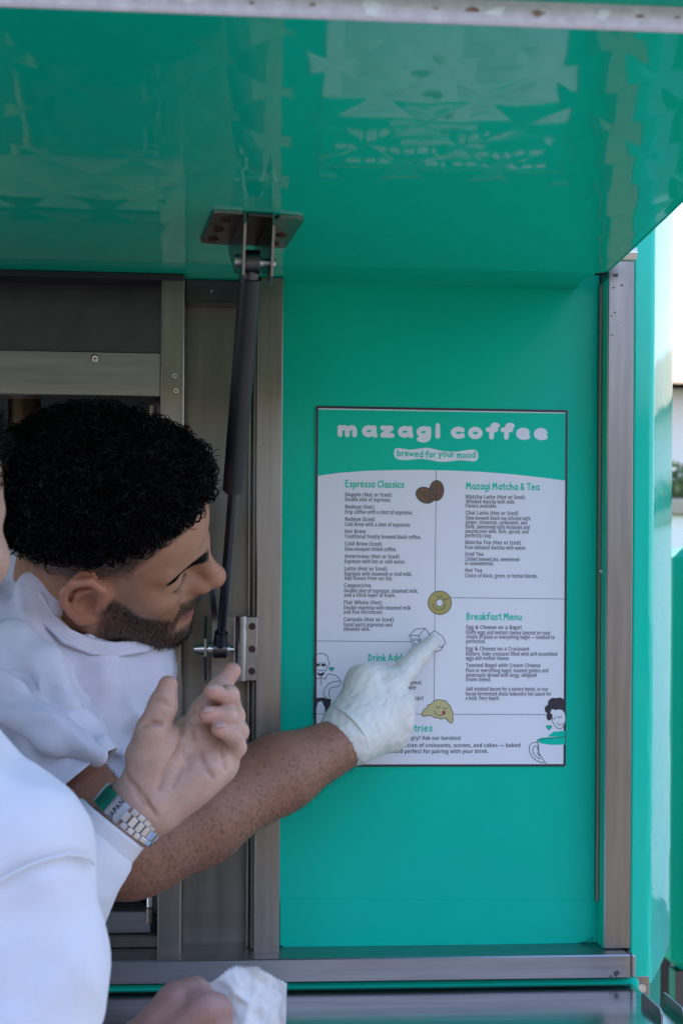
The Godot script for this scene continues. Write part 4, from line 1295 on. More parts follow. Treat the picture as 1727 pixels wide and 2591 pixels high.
func curl(b: MB, p: Vector3, nrm: Vector3, rng: RandomNumberGenerator, rad: float, thick: float, turns: float) -> void:  # one coiled lock
	var u := nrm.cross(Vector3(rng.randfn(), rng.randfn(), rng.randfn())).normalized()
	var axis := (nrm * rng.randf_range(-0.3, 0.9) + u).normalized()
	var a := axis.cross(nrm).normalized()
	var c := axis.cross(a)
	var ph := rng.randf() * TAU
	var n := int(9 * turns)
	var i0 := b.v.size()
	for k in n + 1:
		var t := ph + TAU * turns * k / n
		var q := p + (a * cos(t) + c * sin(t)) * rad * (1.0 - 0.35 * k / n) + axis * rad * 1.5 * (float(k) / n - 0.5) * turns
		var rr := (a * cos(t) + c * sin(t))
		var tk := thick * (1.0 - 0.6 * absf(2.0 * k / n - 1.0))
		for s in 3:
			var an := TAU * s / 3.0
			var d := rr * cos(an) + axis * sin(an)
			b.vert(q + d * tk, d)
	for k in n:
		for s in 3:
			var x := i0 + k * 3 + s
			var y := i0 + k * 3 + (s + 1) % 3
			b.ix.append_array(PackedInt32Array([x, x + 3, y, y, x + 3, y + 3]))

func build_people() -> void:
	var nf := FastNoiseLite.new()
	nf.seed = 3
	nf.frequency = 1.0
	nf.fractal_octaves = 2
	M.noise = nf
	M.skin = skin_material()
	M.hair = mat(lin(0.011, 0.0095, 0.009), 0.33)
	M.hair.metallic_specular = 0.5
	M.hair_core = mat(lin(0.005, 0.0045, 0.0045), 0.9)
	M.hair_core.metallic_specular = 0.1
	M.arm_hair = mat(lin(0.09, 0.045, 0.027), 0.6)
	M.tee = cloth_material(lin(0.66, 0.64, 0.69), 71)
	M.fleece = cloth_material(lin(0.61, 0.60, 0.60), 75)
	M.latex = mat(lin(0.62, 0.61, 0.52), 0.40)
	M.latex.subsurf_scatter_enabled = true
	M.latex.subsurf_scatter_strength = 0.2
	M.nail = mat(lin(0.46, 0.28, 0.23), 0.25)
	M.bag = grained(mat(lin(0.72, 0.72, 0.68), 0.75), Vector3(12, 12, 12), noise_tex(0.02, 0.93, 1.0, 4, 81))
	M.bag.backlight_enabled = true
	M.bag.backlight = Color(0.25, 0.25, 0.24)
	M.denim = mat(lin(0.03, 0.035, 0.06), 0.9)
	build_barista()
	build_customer()

func build_barista() -> void:
	var t := thing("person", "curly haired man in white tee leaning out of the window and pointing", "person", Vector3(-0.5, 0.4, -0.35))
	var rng := RandomNumberGenerator.new()
	rng.seed = 5
	var hb := Basis(Vector3(0.961, -0.267, -0.079), Vector3(0.244, 0.670, 0.701), Vector3(-0.134, -0.693, 0.708)).orthonormalized()
	var hf := Transform3D(hb.scaled(Vector3.ONE * 1.03), Vector3(-0.13906, 1.62441, 0.135))
	var inv := hf.affine_inverse()
	var base := Color(0.37, 0.185, 0.108)
	# colour of the skin on the head: beard, cropped fade, lips, brows
	var hairline := func(q: Vector3) -> float:  # > 0 where the long curls grow
		var line := 0.0
		if q.x > 0.045:
			line = lerpf(0.078, 0.103, clampf((q.x - 0.045) / 0.035, 0.0, 1.0))
		elif q.x > 0.0:
			line = lerpf(0.044, 0.078, q.x / 0.045)
		else:
			line = lerpf(0.044, 0.008, clampf(-q.x / 0.085, 0.0, 1.0))
		return q.y - line
	var beard := func(q: Vector3) -> float:
		var az := absf(q.z)
		var v := 0.0
		if az > 0.03 and q.x < 0.085:   # cheek and jaw; upper edge runs from the sideburn to the mouth corner
			var edge := lerpf(0.006, -0.034, clampf((q.x - 0.020) / 0.060, 0.0, 1.0))
			v = smoothstep(0.004, -0.010, q.y - edge) * smoothstep(0.008, 0.022, q.x)
		if q.y < -0.052 and q.x > 0.02:
			v = maxf(v, smoothstep(-0.052, -0.062, q.y))
		if q.x > 0.075 and q.y < -0.012 and q.y > -0.06 and az < 0.032:   # moustache and its corners
			v = maxf(v, 0.95 * smoothstep(-0.010, -0.018, q.y) * smoothstep(-0.038, -0.030, q.y) * smoothstep(0.032, 0.026, az))
			v = maxf(v, 0.8 * smoothstep(0.024, 0.029, az))
		return v * smoothstep(-0.118, -0.10, q.y)
	var paint := func(p: Vector3, _n: Vector3) -> Color:
		var q := inv * p
		var k := base * (1.0 + 0.10 * speck(p, 60.0) + 0.07 * speck(p, 300.0, 2))
		var az := absf(q.z)
		if az > 0.066 and q.x < 0.02 and q.x > -0.03 and q.y < 0.038 and q.y > -0.04:
			k = k.lerp(Color(0.42, 0.165, 0.095), 0.7)
		if q.x > 0.098 and q.y > -0.012 and q.y < 0.02:
			k = k.lerp(Color(0.42, 0.19, 0.11), 0.6)
		var b: float = beard.call(q)
		var grain := 0.75 + 0.5 * speck(p, 420.0, 5)
		k = k.lerp(Color(0.035, 0.024, 0.02), clampf(b * grain * 0.95, 0.0, 0.96))
		if q.x > 0.084 and az < 0.023 and q.y > -0.053 and q.y < -0.033:
			var lip := smoothstep(0.0095, 0.0075, absf(q.y + 0.0425)) * smoothstep(0.023, 0.019, az)
			k = k.lerp(Color(0.32, 0.125, 0.10), lip)
		var hl: float = hairline.call(q)
		var on_ear := az > 0.0745 and q.y < 0.042
		if (q.x < 0.07 or q.y > 0.08) and not on_ear:
			var fade := smoothstep(-0.040 - 0.006 * speck(p, 90.0, 8), -0.008, hl)
			if q.x > 0.035:
				fade *= smoothstep(lerpf(-0.034, -0.010, clampf((q.x - 0.035) / 0.02, 0.0, 1.0)), -0.001, hl)
			k = k.lerp(Color(0.018, 0.014, 0.012), clampf(fade * (0.85 + 0.4 * speck(p, 420.0, 9)), 0.0, 0.97))
		if q.x > 0.062 and az > 0.017 and az < 0.050:   # roots of the lashes
			var ly := 0.0165 - 0.0030 * sin((az - 0.019) / 0.029 * PI)
			k = k.lerp(Color(0.03, 0.02, 0.016), 0.8 * smoothstep(0.0022, 0.0008, absf(q.y - ly)))
		if q.x > 0.055 and az > 0.006 and az < 0.054:
			var by := 0.0405 + 0.002 * sin((az - 0.008) / 0.044 * 2.4) - 0.009 * smoothstep(0.03, 0.054, az)
			var bw := lerpf(0.0115, 0.0060, clampf((az - 0.012) / 0.04, 0.0, 1.0))
			k = k.lerp(Color(0.02, 0.014, 0.012), 0.9 * smoothstep(bw, bw * 0.4, absf(q.y - by)))
		k.a = 1.0
		return k
	var body := MB.new()
	var s := Sdf.new()
	s.frame = hf
	s.scale = 1.03
	head_shape(s)
	ear_shape(s, 1.0)
	s.g = 0
	var nk := Vector3(-0.205, 1.535, 0.062)
	s.frame = Transform3D.IDENTITY
	s.scale = 1.0
	var nf := inv * nk
	s.frame = hf
	s.scale = 1.03
	s.g = 5
	s.cap(Vector3(-0.026, -0.01, 0), nf, 0.056, 0.060, 0.02)
	s.cap(Vector3(0.005, -0.05, 0), nf + Vector3(0.025, 0, 0), 0.040, 0.045, 0.03)
	s.group_k = 0.012
	s.build(body, 0.0021, paint)
	var hs := s
	# torso, arms and legs under the clothes
	var arm_paint := func(p: Vector3, _n: Vector3) -> Color:
		var k := Color(0.255, 0.115, 0.064) * (1.0 + 0.10 * speck(p, 45.0) + 0.12 * speck(p, 190.0, 4))
		k.a = 1.0
		return k
	s = Sdf.new()
	s.chain([Vector3(-0.29, 1.515, 0.12), Vector3(-0.20, 1.41, 0.19), Vector3(-0.1089, 1.3274, 0.2500)], [0.05, 0.047, 0.043], 0.02)
	s.chain([Vector3(-0.1089, 1.3274, 0.2500), Vector3(-0.0839, 1.3346, 0.2320), Vector3(-0.0398, 1.3512, 0.2050), Vector3(0.0451, 1.3904, 0.1500), Vector3(0.1249, 1.4224, 0.1000)], [0.042, 0.0455, 0.046, 0.0385, 0.0275], 0.02)
	s.cap(Vector3(-0.1166, 1.3260, 0.2620), Vector3(-0.1020, 1.3197, 0.2450), 0.034, 0.036, 0.02)
	s.build(body, 0.0042, arm_paint)
	s = Sdf.new()
	s.chain([nk, Vector3(-0.25, 1.46, -0.02), Vector3(-0.38, 1.22, -0.2), Vector3(-0.48, 1.0, -0.34)], [0.06, 0.11, 0.13, 0.13], 0.05)
	s.chain([Vector3(-0.29, 1.515, 0.12), nk, Vector3(-0.33, 1.47, -0.16), Vector3(-0.30, 1.22, -0.22), Vector3(-0.36, 1.19, -0.03)], [0.05, 0.06, 0.05, 0.045, 0.04], 0.04)
	s.build(body, 0.012, arm_paint)
	part("body", body, M.skin, t)
	s = Sdf.new()
	for z: float in [-1.0, 1.0]:
		s.chain([Vector3(-0.48 + 0.05 * z, 1.02, -0.34 - 0.08 * z), Vector3(-0.47 + 0.07 * z, 0.72, -0.34 - 0.1 * z), Vector3(-0.50 + 0.08 * z, 0.46, -0.38 - 0.1 * z)], [0.115, 0.075, 0.06], 0.04)
		s.cap(Vector3(-0.50 + 0.08 * z, 0.44, -0.38 - 0.1 * z), Vector3(-0.36 + 0.08 * z, 0.435, -0.36 - 0.1 * z), 0.04, 0.033, 0.03)
	var legs := MB.new()
	s.build(legs, 0.015, func(_p, _n): return Color(1, 1, 1))
	part("trousers", legs, M.denim, t)
	# shirt
	s = Sdf.new()
	s.group_k = 0.03
	s.chain([Vector3(-0.215, 1.505, 0.045), Vector3(-0.235, 1.46, 0.0), Vector3(-0.36, 1.24, -0.18), Vector3(-0.48, 1.03, -0.34)], [0.085, 0.128, 0.15, 0.15], 0.06)
	s.cap(Vector3(-0.1634, 1.4852, 0.0500), Vector3(-0.1918, 1.4255, 0.0300), 0.085, 0.09, 0.06)      # chest hanging forward
	s.cap(Vector3(-0.1439, 1.4958, 0.0000), Vector3(-0.1777, 1.4013, -0.0200), 0.060, 0.075, 0.05)
	s.chain([nk + Vector3(-0.01, -0.02, 0.0), Vector3(-0.27, 1.512, 0.105), Vector3(-0.265, 1.49, 0.15), Vector3(-0.2125, 1.4464, 0.1850)], [0.075, 0.070, 0.072, 0.058], 0.03)
	s.chain([nk, Vector3(-0.33, 1.47, -0.16), Vector3(-0.30, 1.36, -0.2)], [0.07, 0.075, 0.075], 0.05)
	# folds
	for l: Array in [[Vector3(-0.2029, 1.5866, 0.1500), Vector3(-0.1707, 1.5391, 0.1350), Vector3(-0.1463, 1.4890, 0.1400), Vector3(-0.1415, 1.4224, 0.1100), 0.013], [Vector3(-0.2281, 1.5436, 0.2000), Vector3(-0.1870, 1.5093, 0.2150), Vector3(-0.1642, 1.4709, 0.2250), 0.010], [Vector3(-0.2280, 1.4932, 0.2500), Vector3(-0.1883, 1.4606, 0.2650), Vector3(-0.1472, 1.4394, 0.2620), 0.010], [Vector3(-0.2248, 1.4566, 0.2680), Vector3(-0.1786, 1.4364, 0.2750), Vector3(-0.1326, 1.4206, 0.2620), 0.008], [Vector3(-0.1353, 1.5195, 0.0600), Vector3(-0.1297, 1.4756, 0.0500), Vector3(-0.1382, 1.4197, 0.0200), 0.016]]:
		var r: float = l[l.size() - 1]
		for i in l.size() - 2:
			s.cap(l[i], l[i + 1], r, r, 0.022)
	var collar_pts := []
	for w in 4:
		var row := []
		for q: Vector3 in [Vector3(-0.2094, 1.5971, 0.2000), Vector3(-0.2007, 1.5766, 0.2000), Vector3(-0.1884, 1.5548, 0.2000), Vector3(-0.1719, 1.5387, 0.2000), Vector3(-0.1502, 1.5283, 0.2000), Vector3(-0.1284, 1.5249, 0.2000), Vector3(-0.1067, 1.5267, 0.2000), Vector3(-0.0914, 1.5321, 0.2000)]:
			var mid := Vector3(-0.1547, 1.5682, 0.2000)
			row.append(s.drop(q + (q - mid).normalized() * 0.0036 * w, Vector3(0, 0, -1), 0.3) + Vector3(0, 0, 0.0035))
		collar_pts.append(row)
	# openings: neck and sleeve
	s.cap(nk + Vector3(0.055, 0.055, 0.045), nk + Vector3(0.0, -0.01, -0.005), 0.064, 0.056, 0.008, true)
	s.g = 3
	s.chain([Vector3(-0.2510, 1.6500, 0.0000), Vector3(-0.2470, 1.6290, 0.0500), Vector3(-0.2299, 1.6039, 0.1050), Vector3(-0.2098, 1.5730, 0.1480)], [0.018, 0.018, 0.018, 0.014], 0.012)
	var shirt := MB.new()
	var fold := func(p: Vector3) -> float:
		var q := Vector3(p.x * 9.0 + p.y * 7.0, p.y * 4.0 - p.x * 5.0, p.z * 7.0)
		return 0.008 * nf_ridge(q) + 0.0022 * speck(p, 26.0, 3)
	s.build(shirt, 0.0042, func(_p, _n): return Color(1, 1, 1), fold, 0.011)
	var sh := part("tee_shirt", shirt, M.tee, t)
	# short sleeve: an open tube with creases and a stitched hem
	var sa := Vector3(-0.2424, 1.4755, 0.1500)
	var sb := Vector3(-0.1633, 1.3848, 0.2180)
	var sd := (sb - sa).normalized()
	var su := sd.cross(Vector3.BACK).normalized()
	var sv := sd.cross(su)
	var slv := MB.new()
	slv.grid(72, 44, func(i: int, j: int):
		var an := TAU * i / 72.0
		var h := minf(j / 40.0, 1.0)
		var d := su * cos(an) + sv * sin(an)
		var r := lerpf(0.074, 0.0585, smoothstep(0.0, 1.0, h))
		var p := sa.lerp(sb, h) + d * r
		var cre := nf_ridge(Vector3(p.x * 11.0 + p.y * 16.0, p.y * 7.0 - p.x * 9.0, p.z * 9.0) * 0.9) * 0.010 + speck(p, 24.0, 6) * 0.003
		r += cre * smoothstep(1.02, 0.72, h)
		r += 0.0014 * smoothstep(0.86, 0.865, h) - 0.0012 * exp(-pow((h - 0.862) * 90.0, 2.0))
		if j > 40:
			r -= 0.0016 * (j - 40)
			h = 1.0 - 0.004 * (j - 40)
		return sa.lerp(sb, h) + d * r + sd * 0.030 * d.z * h)
	part("sleeve", slv, M.tee, sh)
	# ribbed collar: a flattened band round the neck
	var ring := []
	var cb := MB.new()
	for row: Array in collar_pts:
		cb.tube(row, [0.0034], 8)
	part("collar", cb, M.tee, sh)
	# curly hair: a dark core with coils all over it
	s = Sdf.new()
	s.frame = hf
	s.scale = 1.03
	s.ell(Vector3(-0.014, 0.068, 0), Vector3(0.100, 0.086, 0.080), 0.02)
	s.ell(Vector3(0.030, 0.088, 0), Vector3(0.062, 0.060, 0.066), 0.02)
	s.ell(Vector3(-0.05, 0.055, 0), Vector3(0.066, 0.066, 0.070), 0.02)
	var hair := MB.new()
	s.build(hair, 0.004, func(_p, _n): return Color(1, 1, 1), func(p: Vector3) -> float:
		var hl: float = hairline.call(inv * p)
		return 0.008 * speck(p, 48.0) + 0.005 * speck(p, 130.0, 4) - 0.034 * (1.0 - smoothstep(-0.008, 0.020, hl)), 0.040)
	var hv := hair.v.size()
	var seedpts := []
	for i in hv:
		var q := inv * hair.v[i]
		var hl: float = hairline.call(q)
		if hl > -0.003 and q.y > 0.0 and not (q.x > 0.04 and hl < 0.002):
			seedpts.append(i)
	var curls := MB.new()
	for k in 6000:
		var i: int = seedpts[rng.randi() % seedpts.size()]
		var p := hair.v[i] + hair.n[i] * (rng.randf_range(-0.002, 0.005) + (rng.randf_range(0.0, 0.007) if k % 9 == 0 else 0.0))
		curl(curls, p, hair.n[i], rng, rng.randf_range(0.0035, 0.0095), rng.randf_range(0.0005, 0.0011), rng.randf_range(0.8, 1.7))
	part("curls", curls, M.hair, part("hair", hair, M.hair_core, t, "black curly hair, cropped close at the sides"))
	# beard, brows and lashes as short hairs
	var fuzz := MB.new()
	for i in body.v.size():
		var q := inv * body.v[i]
		if q.z < -0.02 or q.x < 0.0 or q.y < -0.13:
			continue
		var bd: float = beard.call(q)
		if bd > 0.25 and rng.randf() < bd * 0.9:
			strand(fuzz, body.v[i] + Vector3(rng.randfn(), rng.randfn(), rng.randfn()) * 0.001, (body.n[i] * 0.6 + hb * Vector3(0.1, -0.8, 0.0) + Vector3(rng.randfn(), rng.randfn(), rng.randfn()) * 0.25).normalized(), 0.003 + 0.004 * bd * rng.randf(), 0.00016, hb * Vector3(0, -0.5, 0))
	for k in 520:
		var u := rng.randf()
		var q := Vector3(0.14, 0.0405 + 0.002 * sin(u * 2.4) - 0.009 * smoothstep(0.45, 1.0, u) + rng.randf_range(-0.0065, 0.0065) * (1.15 - 0.75 * u), lerpf(0.010, 0.053, u))
		strand(fuzz, hs.drop(hf * q, hb * Vector3(-1, 0, 0)), hb * Vector3(-0.25 - 0.5 * u, 0.35 - 0.6 * u, 0.8).normalized(), 0.008, 0.00018, hb * Vector3(-0.3, -0.2, 0.1))
	for k in 26:
		var u := k / 25.0
		var q := Vector3(0.14, 0.0168 - 0.0030 * sin(u * PI), lerpf(0.019, 0.048, u))
		strand(fuzz, hs.drop(hf * q, hb * Vector3(-1, 0, 0)), hb * Vector3(0.9, -0.25, 0.25 + 0.6 * (u - 0.3)).normalized(), 0.0075, 0.00014, hb * Vector3(0.1, 0.5, 0.1))
	part("facial_hair", fuzz, M.hair, t, "trimmed dark beard, brow and lashes")
	# hairs on the forearm
	var ah := MB.new()
	var along := (Vector3(0.1249, 1.4224, 0.1000) - Vector3(-0.1089, 1.3274, 0.2500)).normalized()
	for i in body.v.size():
		var p := body.v[i]
		if p.x > -0.13 and p.x < 0.115 and p.y < 1.47 and p.y > 1.24 and p.z > 0.05 and rng.randf() < 0.16:
			strand(ah, p, (along + body.n[i] * 0.45 + Vector3(rng.randfn(), rng.randfn(), rng.randfn()) * 0.3).normalized(), rng.randf_range(0.004, 0.008), 0.00003, Vector3(0, -0.3, 0))
	part("arm_hair", ah, M.arm_hair, t)
	# gloved right hand pointing at the menu
	s = Sdf.new()
	s.group_k = 0.006
	var wr := Vector3(0.1249, 1.4262, 0.1000)
	s.chain([Vector3(0.1183, 1.4257, 0.1050), wr], [0.0295, 0.028], 0.02)
	s.cap(wr, Vector3(0.1706, 1.4767, 0.0780), 0.027, 0.0165, 0.012)
	s.cap(wr, Vector3(0.1781, 1.4576, 0.0820), 0.027, 0.0172, 0.012)
	s.cap(wr, Vector3(0.1782, 1.4392, 0.0820), 0.027, 0.0172, 0.012)
	s.cap(wr, Vector3(0.1707, 1.4231, 0.0800), 0.027, 0.0165, 0.012)
	s.chain([Vector3(0.1304, 1.4494, 0.0900), Vector3(0.1412, 1.4835, 0.0800), Vector3(0.1584, 1.4843, 0.0640), Vector3(0.1757, 1.4724, 0.0500)], [0.026, 0.0175, 0.0135, 0.012], 0.018)
	s.g = 1
	s.chain([Vector3(0.1706, 1.4777, 0.0780), Vector3(0.1922, 1.4982, 0.0520), Vector3(0.2084, 1.5131, 0.0340), Vector3(0.2274, 1.5284, 0.0125)], [0.0160, 0.0116, 0.0104, 0.0084], 0.008)
	s.g = 2
	s.chain([Vector3(0.1795, 1.4576, 0.0820), Vector3(0.1877, 1.4606, 0.0500), Vector3(0.1801, 1.4517, 0.0340), Vector3(0.1684, 1.4468, 0.0500)], [0.0165, 0.0125, 0.0115, 0.010], 0.008)
	s.chain([Vector3(0.1796, 1.4392, 0.0820), Vector3(0.1888, 1.4389, 0.0500), Vector3(0.1790, 1.4329, 0.0360), Vector3(0.1683, 1.4297, 0.0520)], [0.0165, 0.012, 0.011, 0.010], 0.008)
	s.chain([Vector3(0.1717, 1.4227, 0.0800), Vector3(0.1828, 1.4203, 0.0520), Vector3(0.1747, 1.4174, 0.0400), Vector3(0.1656, 1.4186, 0.0550)], [0.0155, 0.0115, 0.010, 0.0095], 0.008)
	var glove := MB.new()
	var fa := Vector3(0.1922, 1.4982, 0.0520)
	var fb := Vector3(0.2274, 1.5284, 0.0125)
	var wrinkle := func(p: Vector3) -> float:
		var along_f := (p - fa).dot(fb - fa) / (fb - fa).length_squared()
		var rings := 0.0
		if along_f > -0.1 and along_f < 0.8:
			rings = 0.00045 * maxf(0.0, sin(along_f * 42.0 + 3.0 * speck(p, 60.0, 8)))
		var q := Vector3(p.x * 40.0 + p.y * 30.0, p.y * 18.0 - p.x * 22.0, p.z * 30.0)
		return rings + 0.0009 * nf_ridge(q * 0.8) + 0.0008 * nf_ridge(Vector3(p.x * 70.0 - p.y * 60.0, (p.x + p.y) * 22.0, p.z * 40.0)) + 0.0004 * speck(p, 150.0, 7)
	s.build(glove, 0.0019, func(_p, _n): return Color(1, 1, 1), wrinkle, 0.0026)
	var gl := part("glove", glove, M.latex, t, "thin white disposable glove, index finger stretched out")
	ring = []
	var gc := Vector3(0.1188, 1.4271, 0.1050)
	var ga := along
	var gu := ga.cross(Vector3.UP).normalized()
	var gw := ga.cross(gu)
	for i in 37:
		var a := TAU * i / 36.0
		ring.append(gc + (gu * cos(a) * 0.0325 + gw * sin(a) * 0.0335) + ga * 0.0035 * sin(a * 2.0 + 0.6))
	cb = MB.new()
	cb.tube(ring, [0.0013], 8)
	part("cuff_bead", cb, M.latex, gl)
	cb = MB.new()
	for i in 36:
		var a0: Vector3 = ring[i]
		var a1: Vector3 = ring[i + 1]
		var c0 := gc + ga * 0.014 + (a0 - gc).normalized() * 0.0325
		var c1 := gc + ga * 0.014 + (a1 - gc).normalized() * 0.0325
		cb.quad(a0, a1, c1, c0)
	part("cuff", cb, M.latex, gl)

func nf_ridge(q: Vector3) -> float:  # long soft ridges, -0.5..1
	return 1.0 - 2.0 * absf(M.noise.get_noise_3d(q.x, q.y, q.z)) - 0.5

func build_customer() -> void:
	var t := thing("person", "customer in a white sweatshirt seen from behind, left palm raised", "person", Vector3(-0.33, -0.15, 0.58))
	var palm := Color(0.46, 0.285, 0.205)
	var back := Color(0.26, 0.13, 0.082)
	var view := Vector3(0, 0, -1)
	var body := MB.new()
	# ---- raised left hand, palm to the street
	var s := Sdf.new()
	s.group_k = 0.0025
	var w0 := Vector3(-0.1083, 1.3609, 0.3600)
	var w1 := Vector3(-0.0854, 1.3894, 0.3580)
	s.chain([w0, w1], [0.0265, 0.025], 0.02)
	s.cap(w1, Vector3(-0.0435, 1.4460, 0.3430), 0.022, 0.0135, 0.010)
	s.cap(w1, Vector3(-0.0277, 1.4418, 0.3400), 0.022, 0.0140, 0.010)
	s.cap(Vector3(-0.0766, 1.3883, 0.3560), Vector3(-0.0166, 1.4320, 0.3420), 0.022, 0.0140, 0.010)
	s.cap(Vector3(-0.0688, 1.3844, 0.3560), Vector3(-0.0164, 1.4177, 0.3460), 0.019, 0.0145, 0.03)
	s.ell(Vector3(-0.0734, 1.4267, 0.3680), Vector3(0.022, 0.034, 0.017), 0.012, Basis(Vector3.BACK, -0.45))
	s.ell(Vector3(-0.0376, 1.4065, 0.3620), Vector3(0.019, 0.032, 0.015), 0.012, Basis(Vector3.BACK, -0.85))
	s.cap(Vector3(-0.0558, 1.4427, 0.3500), Vector3(-0.0402, 1.4483, 0.3470), 0.014, 0.013, 0.02)
	s.g = 1   # thumb
	s.chain([Vector3(-0.0801, 1.4304, 0.3660), Vector3(-0.0733, 1.4531, 0.3730), Vector3(-0.0649, 1.4748, 0.3740), Vector3(-0.0605, 1.4933, 0.3710)], [0.0185, 0.0135, 0.0112, 0.0088], 0.010)
	s.g = 2   # index, stretched
	s.chain([Vector3(-0.0450, 1.4437, 0.3440), Vector3(-0.0293, 1.4694, 0.3480), Vector3(-0.0160, 1.4881, 0.3500), Vector3(-0.0035, 1.5054, 0.3470)], [0.0135, 0.0105, 0.0093, 0.0078], 0.008)
	s.g = 3   # middle, curled back to the street
	s.chain([Vector3(-0.0269, 1.4411, 0.3410), Vector3(-0.0021, 1.4641, 0.3450), Vector3(-0.0064, 1.4843, 0.3680), Vector3(-0.0214, 1.4883, 0.3780)], [0.0130, 0.0096, 0.0086, 0.0076], 0.005)
	s.g = 4   # ring
	s.chain([Vector3(-0.0158, 1.4315, 0.3410), Vector3(0.0016, 1.4504, 0.3480), Vector3(-0.0078, 1.4659, 0.3720), Vector3(-0.0263, 1.4679, 0.3790)], [0.0130, 0.0094, 0.0085, 0.0077], 0.005)
	s.g = 5   # little
	s.chain([Vector3(-0.0141, 1.4193, 0.3460), Vector3(0.0005, 1.4366, 0.3530), Vector3(-0.0039, 1.4492, 0.3720), Vector3(-0.0154, 1.4549, 0.3810)], [0.0120, 0.0085, 0.0076, 0.0068], 0.005)
	var lines := [
		[Vector3(-0.0490, 1.4610, 0.3860), Vector3(-0.0466, 1.4457, 0.3860), Vector3(-0.0549, 1.4277, 0.3860), Vector3(-0.0639, 1.4143, 0.3860), Vector3(-0.0669, 1.4029, 0.3860), 0.0022],
		[Vector3(-0.0462, 1.4457, 0.3860), Vector3(-0.0431, 1.4311, 0.3860), Vector3(-0.0419, 1.4196, 0.3860), 0.0017],
		[Vector3(-0.0363, 1.4518, 0.3860), Vector3(-0.0320, 1.4342, 0.3860), Vector3(-0.0278, 1.4219, 0.3860), Vector3(-0.0204, 1.4119, 0.3860), 0.0022],
		[Vector3(-0.0129, 1.4373, 0.3860), Vector3(-0.0113, 1.4265, 0.3860), Vector3(-0.0086, 1.4180, 0.3860), 0.0019],
		[Vector3(-0.0824, 1.4580, 0.3860), Vector3(-0.0741, 1.4610, 0.3860), Vector3(-0.0649, 1.4595, 0.3860), 0.0017], [Vector3(-0.0727, 1.4824, 0.3860), Vector3(-0.0643, 1.4802, 0.3860), Vector3(-0.0567, 1.4756, 0.3860), 0.0017],
		[Vector3(-0.0981, 1.4159, 0.3860), Vector3(-0.0897, 1.4044, 0.3860), Vector3(-0.0805, 1.3914, 0.3860), 0.0017], [Vector3(-0.0920, 1.4090, 0.3860), Vector3(-0.0805, 1.3960, 0.3860), Vector3(-0.0690, 1.3784, 0.3860), 0.0015],
		[Vector3(-0.0383, 1.4687, 0.3860), Vector3(-0.0330, 1.4649, 0.3860), 0.0015], [Vector3(-0.0194, 1.4971, 0.3860), Vector3(-0.0087, 1.4918, 0.3860), 0.0014],
		[Vector3(-0.0464, 1.4220, 0.3860), Vector3(-0.0525, 1.4112, 0.3860), Vector3(-0.0555, 1.4028, 0.3860), 0.0013],
	]
	var carve := []
	for l: Array in lines:
		var r: float = l[l.size() - 1]
		var q := []
		for i in l.size() - 1:
			q.append(s.drop(l[i], view, 0.09))
		carve.append([q, r])
	for c: Array in carve:
		var q: Array = c[0]
		for i in q.size() - 1:
			if (q[i] - q[i + 1]).length() < 0.05:
				s.cap(q[i], q[i + 1], c[1], c[1], 0.0026, true)
	var tips := [Vector3(-0.0605, 1.4933, 0.3710), Vector3(-0.0035, 1.5054, 0.3470), Vector3(-0.0226, 1.4883, 0.3780), Vector3(-0.0278, 1.4679, 0.3790), Vector3(-0.0162, 1.4549, 0.3810)]
	var hand_paint := func(p: Vector3, _n: Vector3) -> Color:
		var k := palm
		for f: Vector3 in tips:
			k = k.lerp(Color(0.47, 0.21, 0.15), 0.8 * exp(-p.distance_squared_to(f) / 0.00012))
		# the lighter palm gives way to the darker skin of the back and the forearm
		var far := clampf(0.344 - p.z, -0.02, 0.02) / 0.02
		k = k.lerp(back, clampf(0.15 + far, 0.0, 0.85) * smoothstep(-0.1, 0.3, far + 0.2 * speck(p, 80.0)))
		for c: Array in carve:
			var q: Array = c[0]
			for i in q.size() - 1:
				var ab: Vector3 = q[i + 1] - q[i]
				var h := clampf((p - q[i]).dot(ab) / ab.dot(ab), 0.0, 1.0)
				var d: float = (p - q[i] - ab * h).length()
				k = k.lerp(Color(0.24, 0.10, 0.065), 0.9 * smoothstep(c[1] * 1.5, 0.0, d))
		k = k.lerp(Color(0.50, 0.255, 0.185), clampf(0.5 * speck(p, 34.0, 6), 0.0, 0.5))
		k *= 1.0 + 0.09 * speck(p, 70.0, 1) + 0.08 * speck(p, 260.0, 2)
		k.a = 1.0
		return k
	s.build(body, 0.0017, hand_paint)
	# ---- right hand holding the paper bag
	s = Sdf.new()
	s.group_k = 0.005
	s.chain([Vector3(-0.085, 1.155, 0.50), Vector3(-0.0682, 1.1977, 0.4750)], [0.028, 0.027], 0.02)
	s.cap(Vector3(-0.0682, 1.2012, 0.4750), Vector3(-0.0422, 1.2316, 0.4680), 0.028, 0.017, 0.010)
	s.cap(Vector3(-0.0594, 1.1975, 0.4750), Vector3(-0.0315, 1.2194, 0.4660), 0.028, 0.018, 0.010)
	s.cap(Vector3(-0.0558, 1.1904, 0.4750), Vector3(-0.0295, 1.2020, 0.4680), 0.028, 0.018, 0.010)
	s.g = 1
	s.chain([Vector3(-0.0629, 1.2251, 0.4780), Vector3(-0.0473, 1.2407, 0.4750), Vector3(-0.0326, 1.2456, 0.4700), Vector3(-0.0218, 1.2324, 0.4550)], [0.0150, 0.0135, 0.0112, 0.0095], 0.010)
	s.g = 2
	s.chain([Vector3(-0.0483, 1.2172, 0.4880), Vector3(-0.0268, 1.2358, 0.4840), Vector3(-0.0147, 1.2328, 0.4740), Vector3(-0.0108, 1.2244, 0.4660)], [0.0155, 0.0130, 0.0112, 0.0100], 0.010)
	s.g = 3
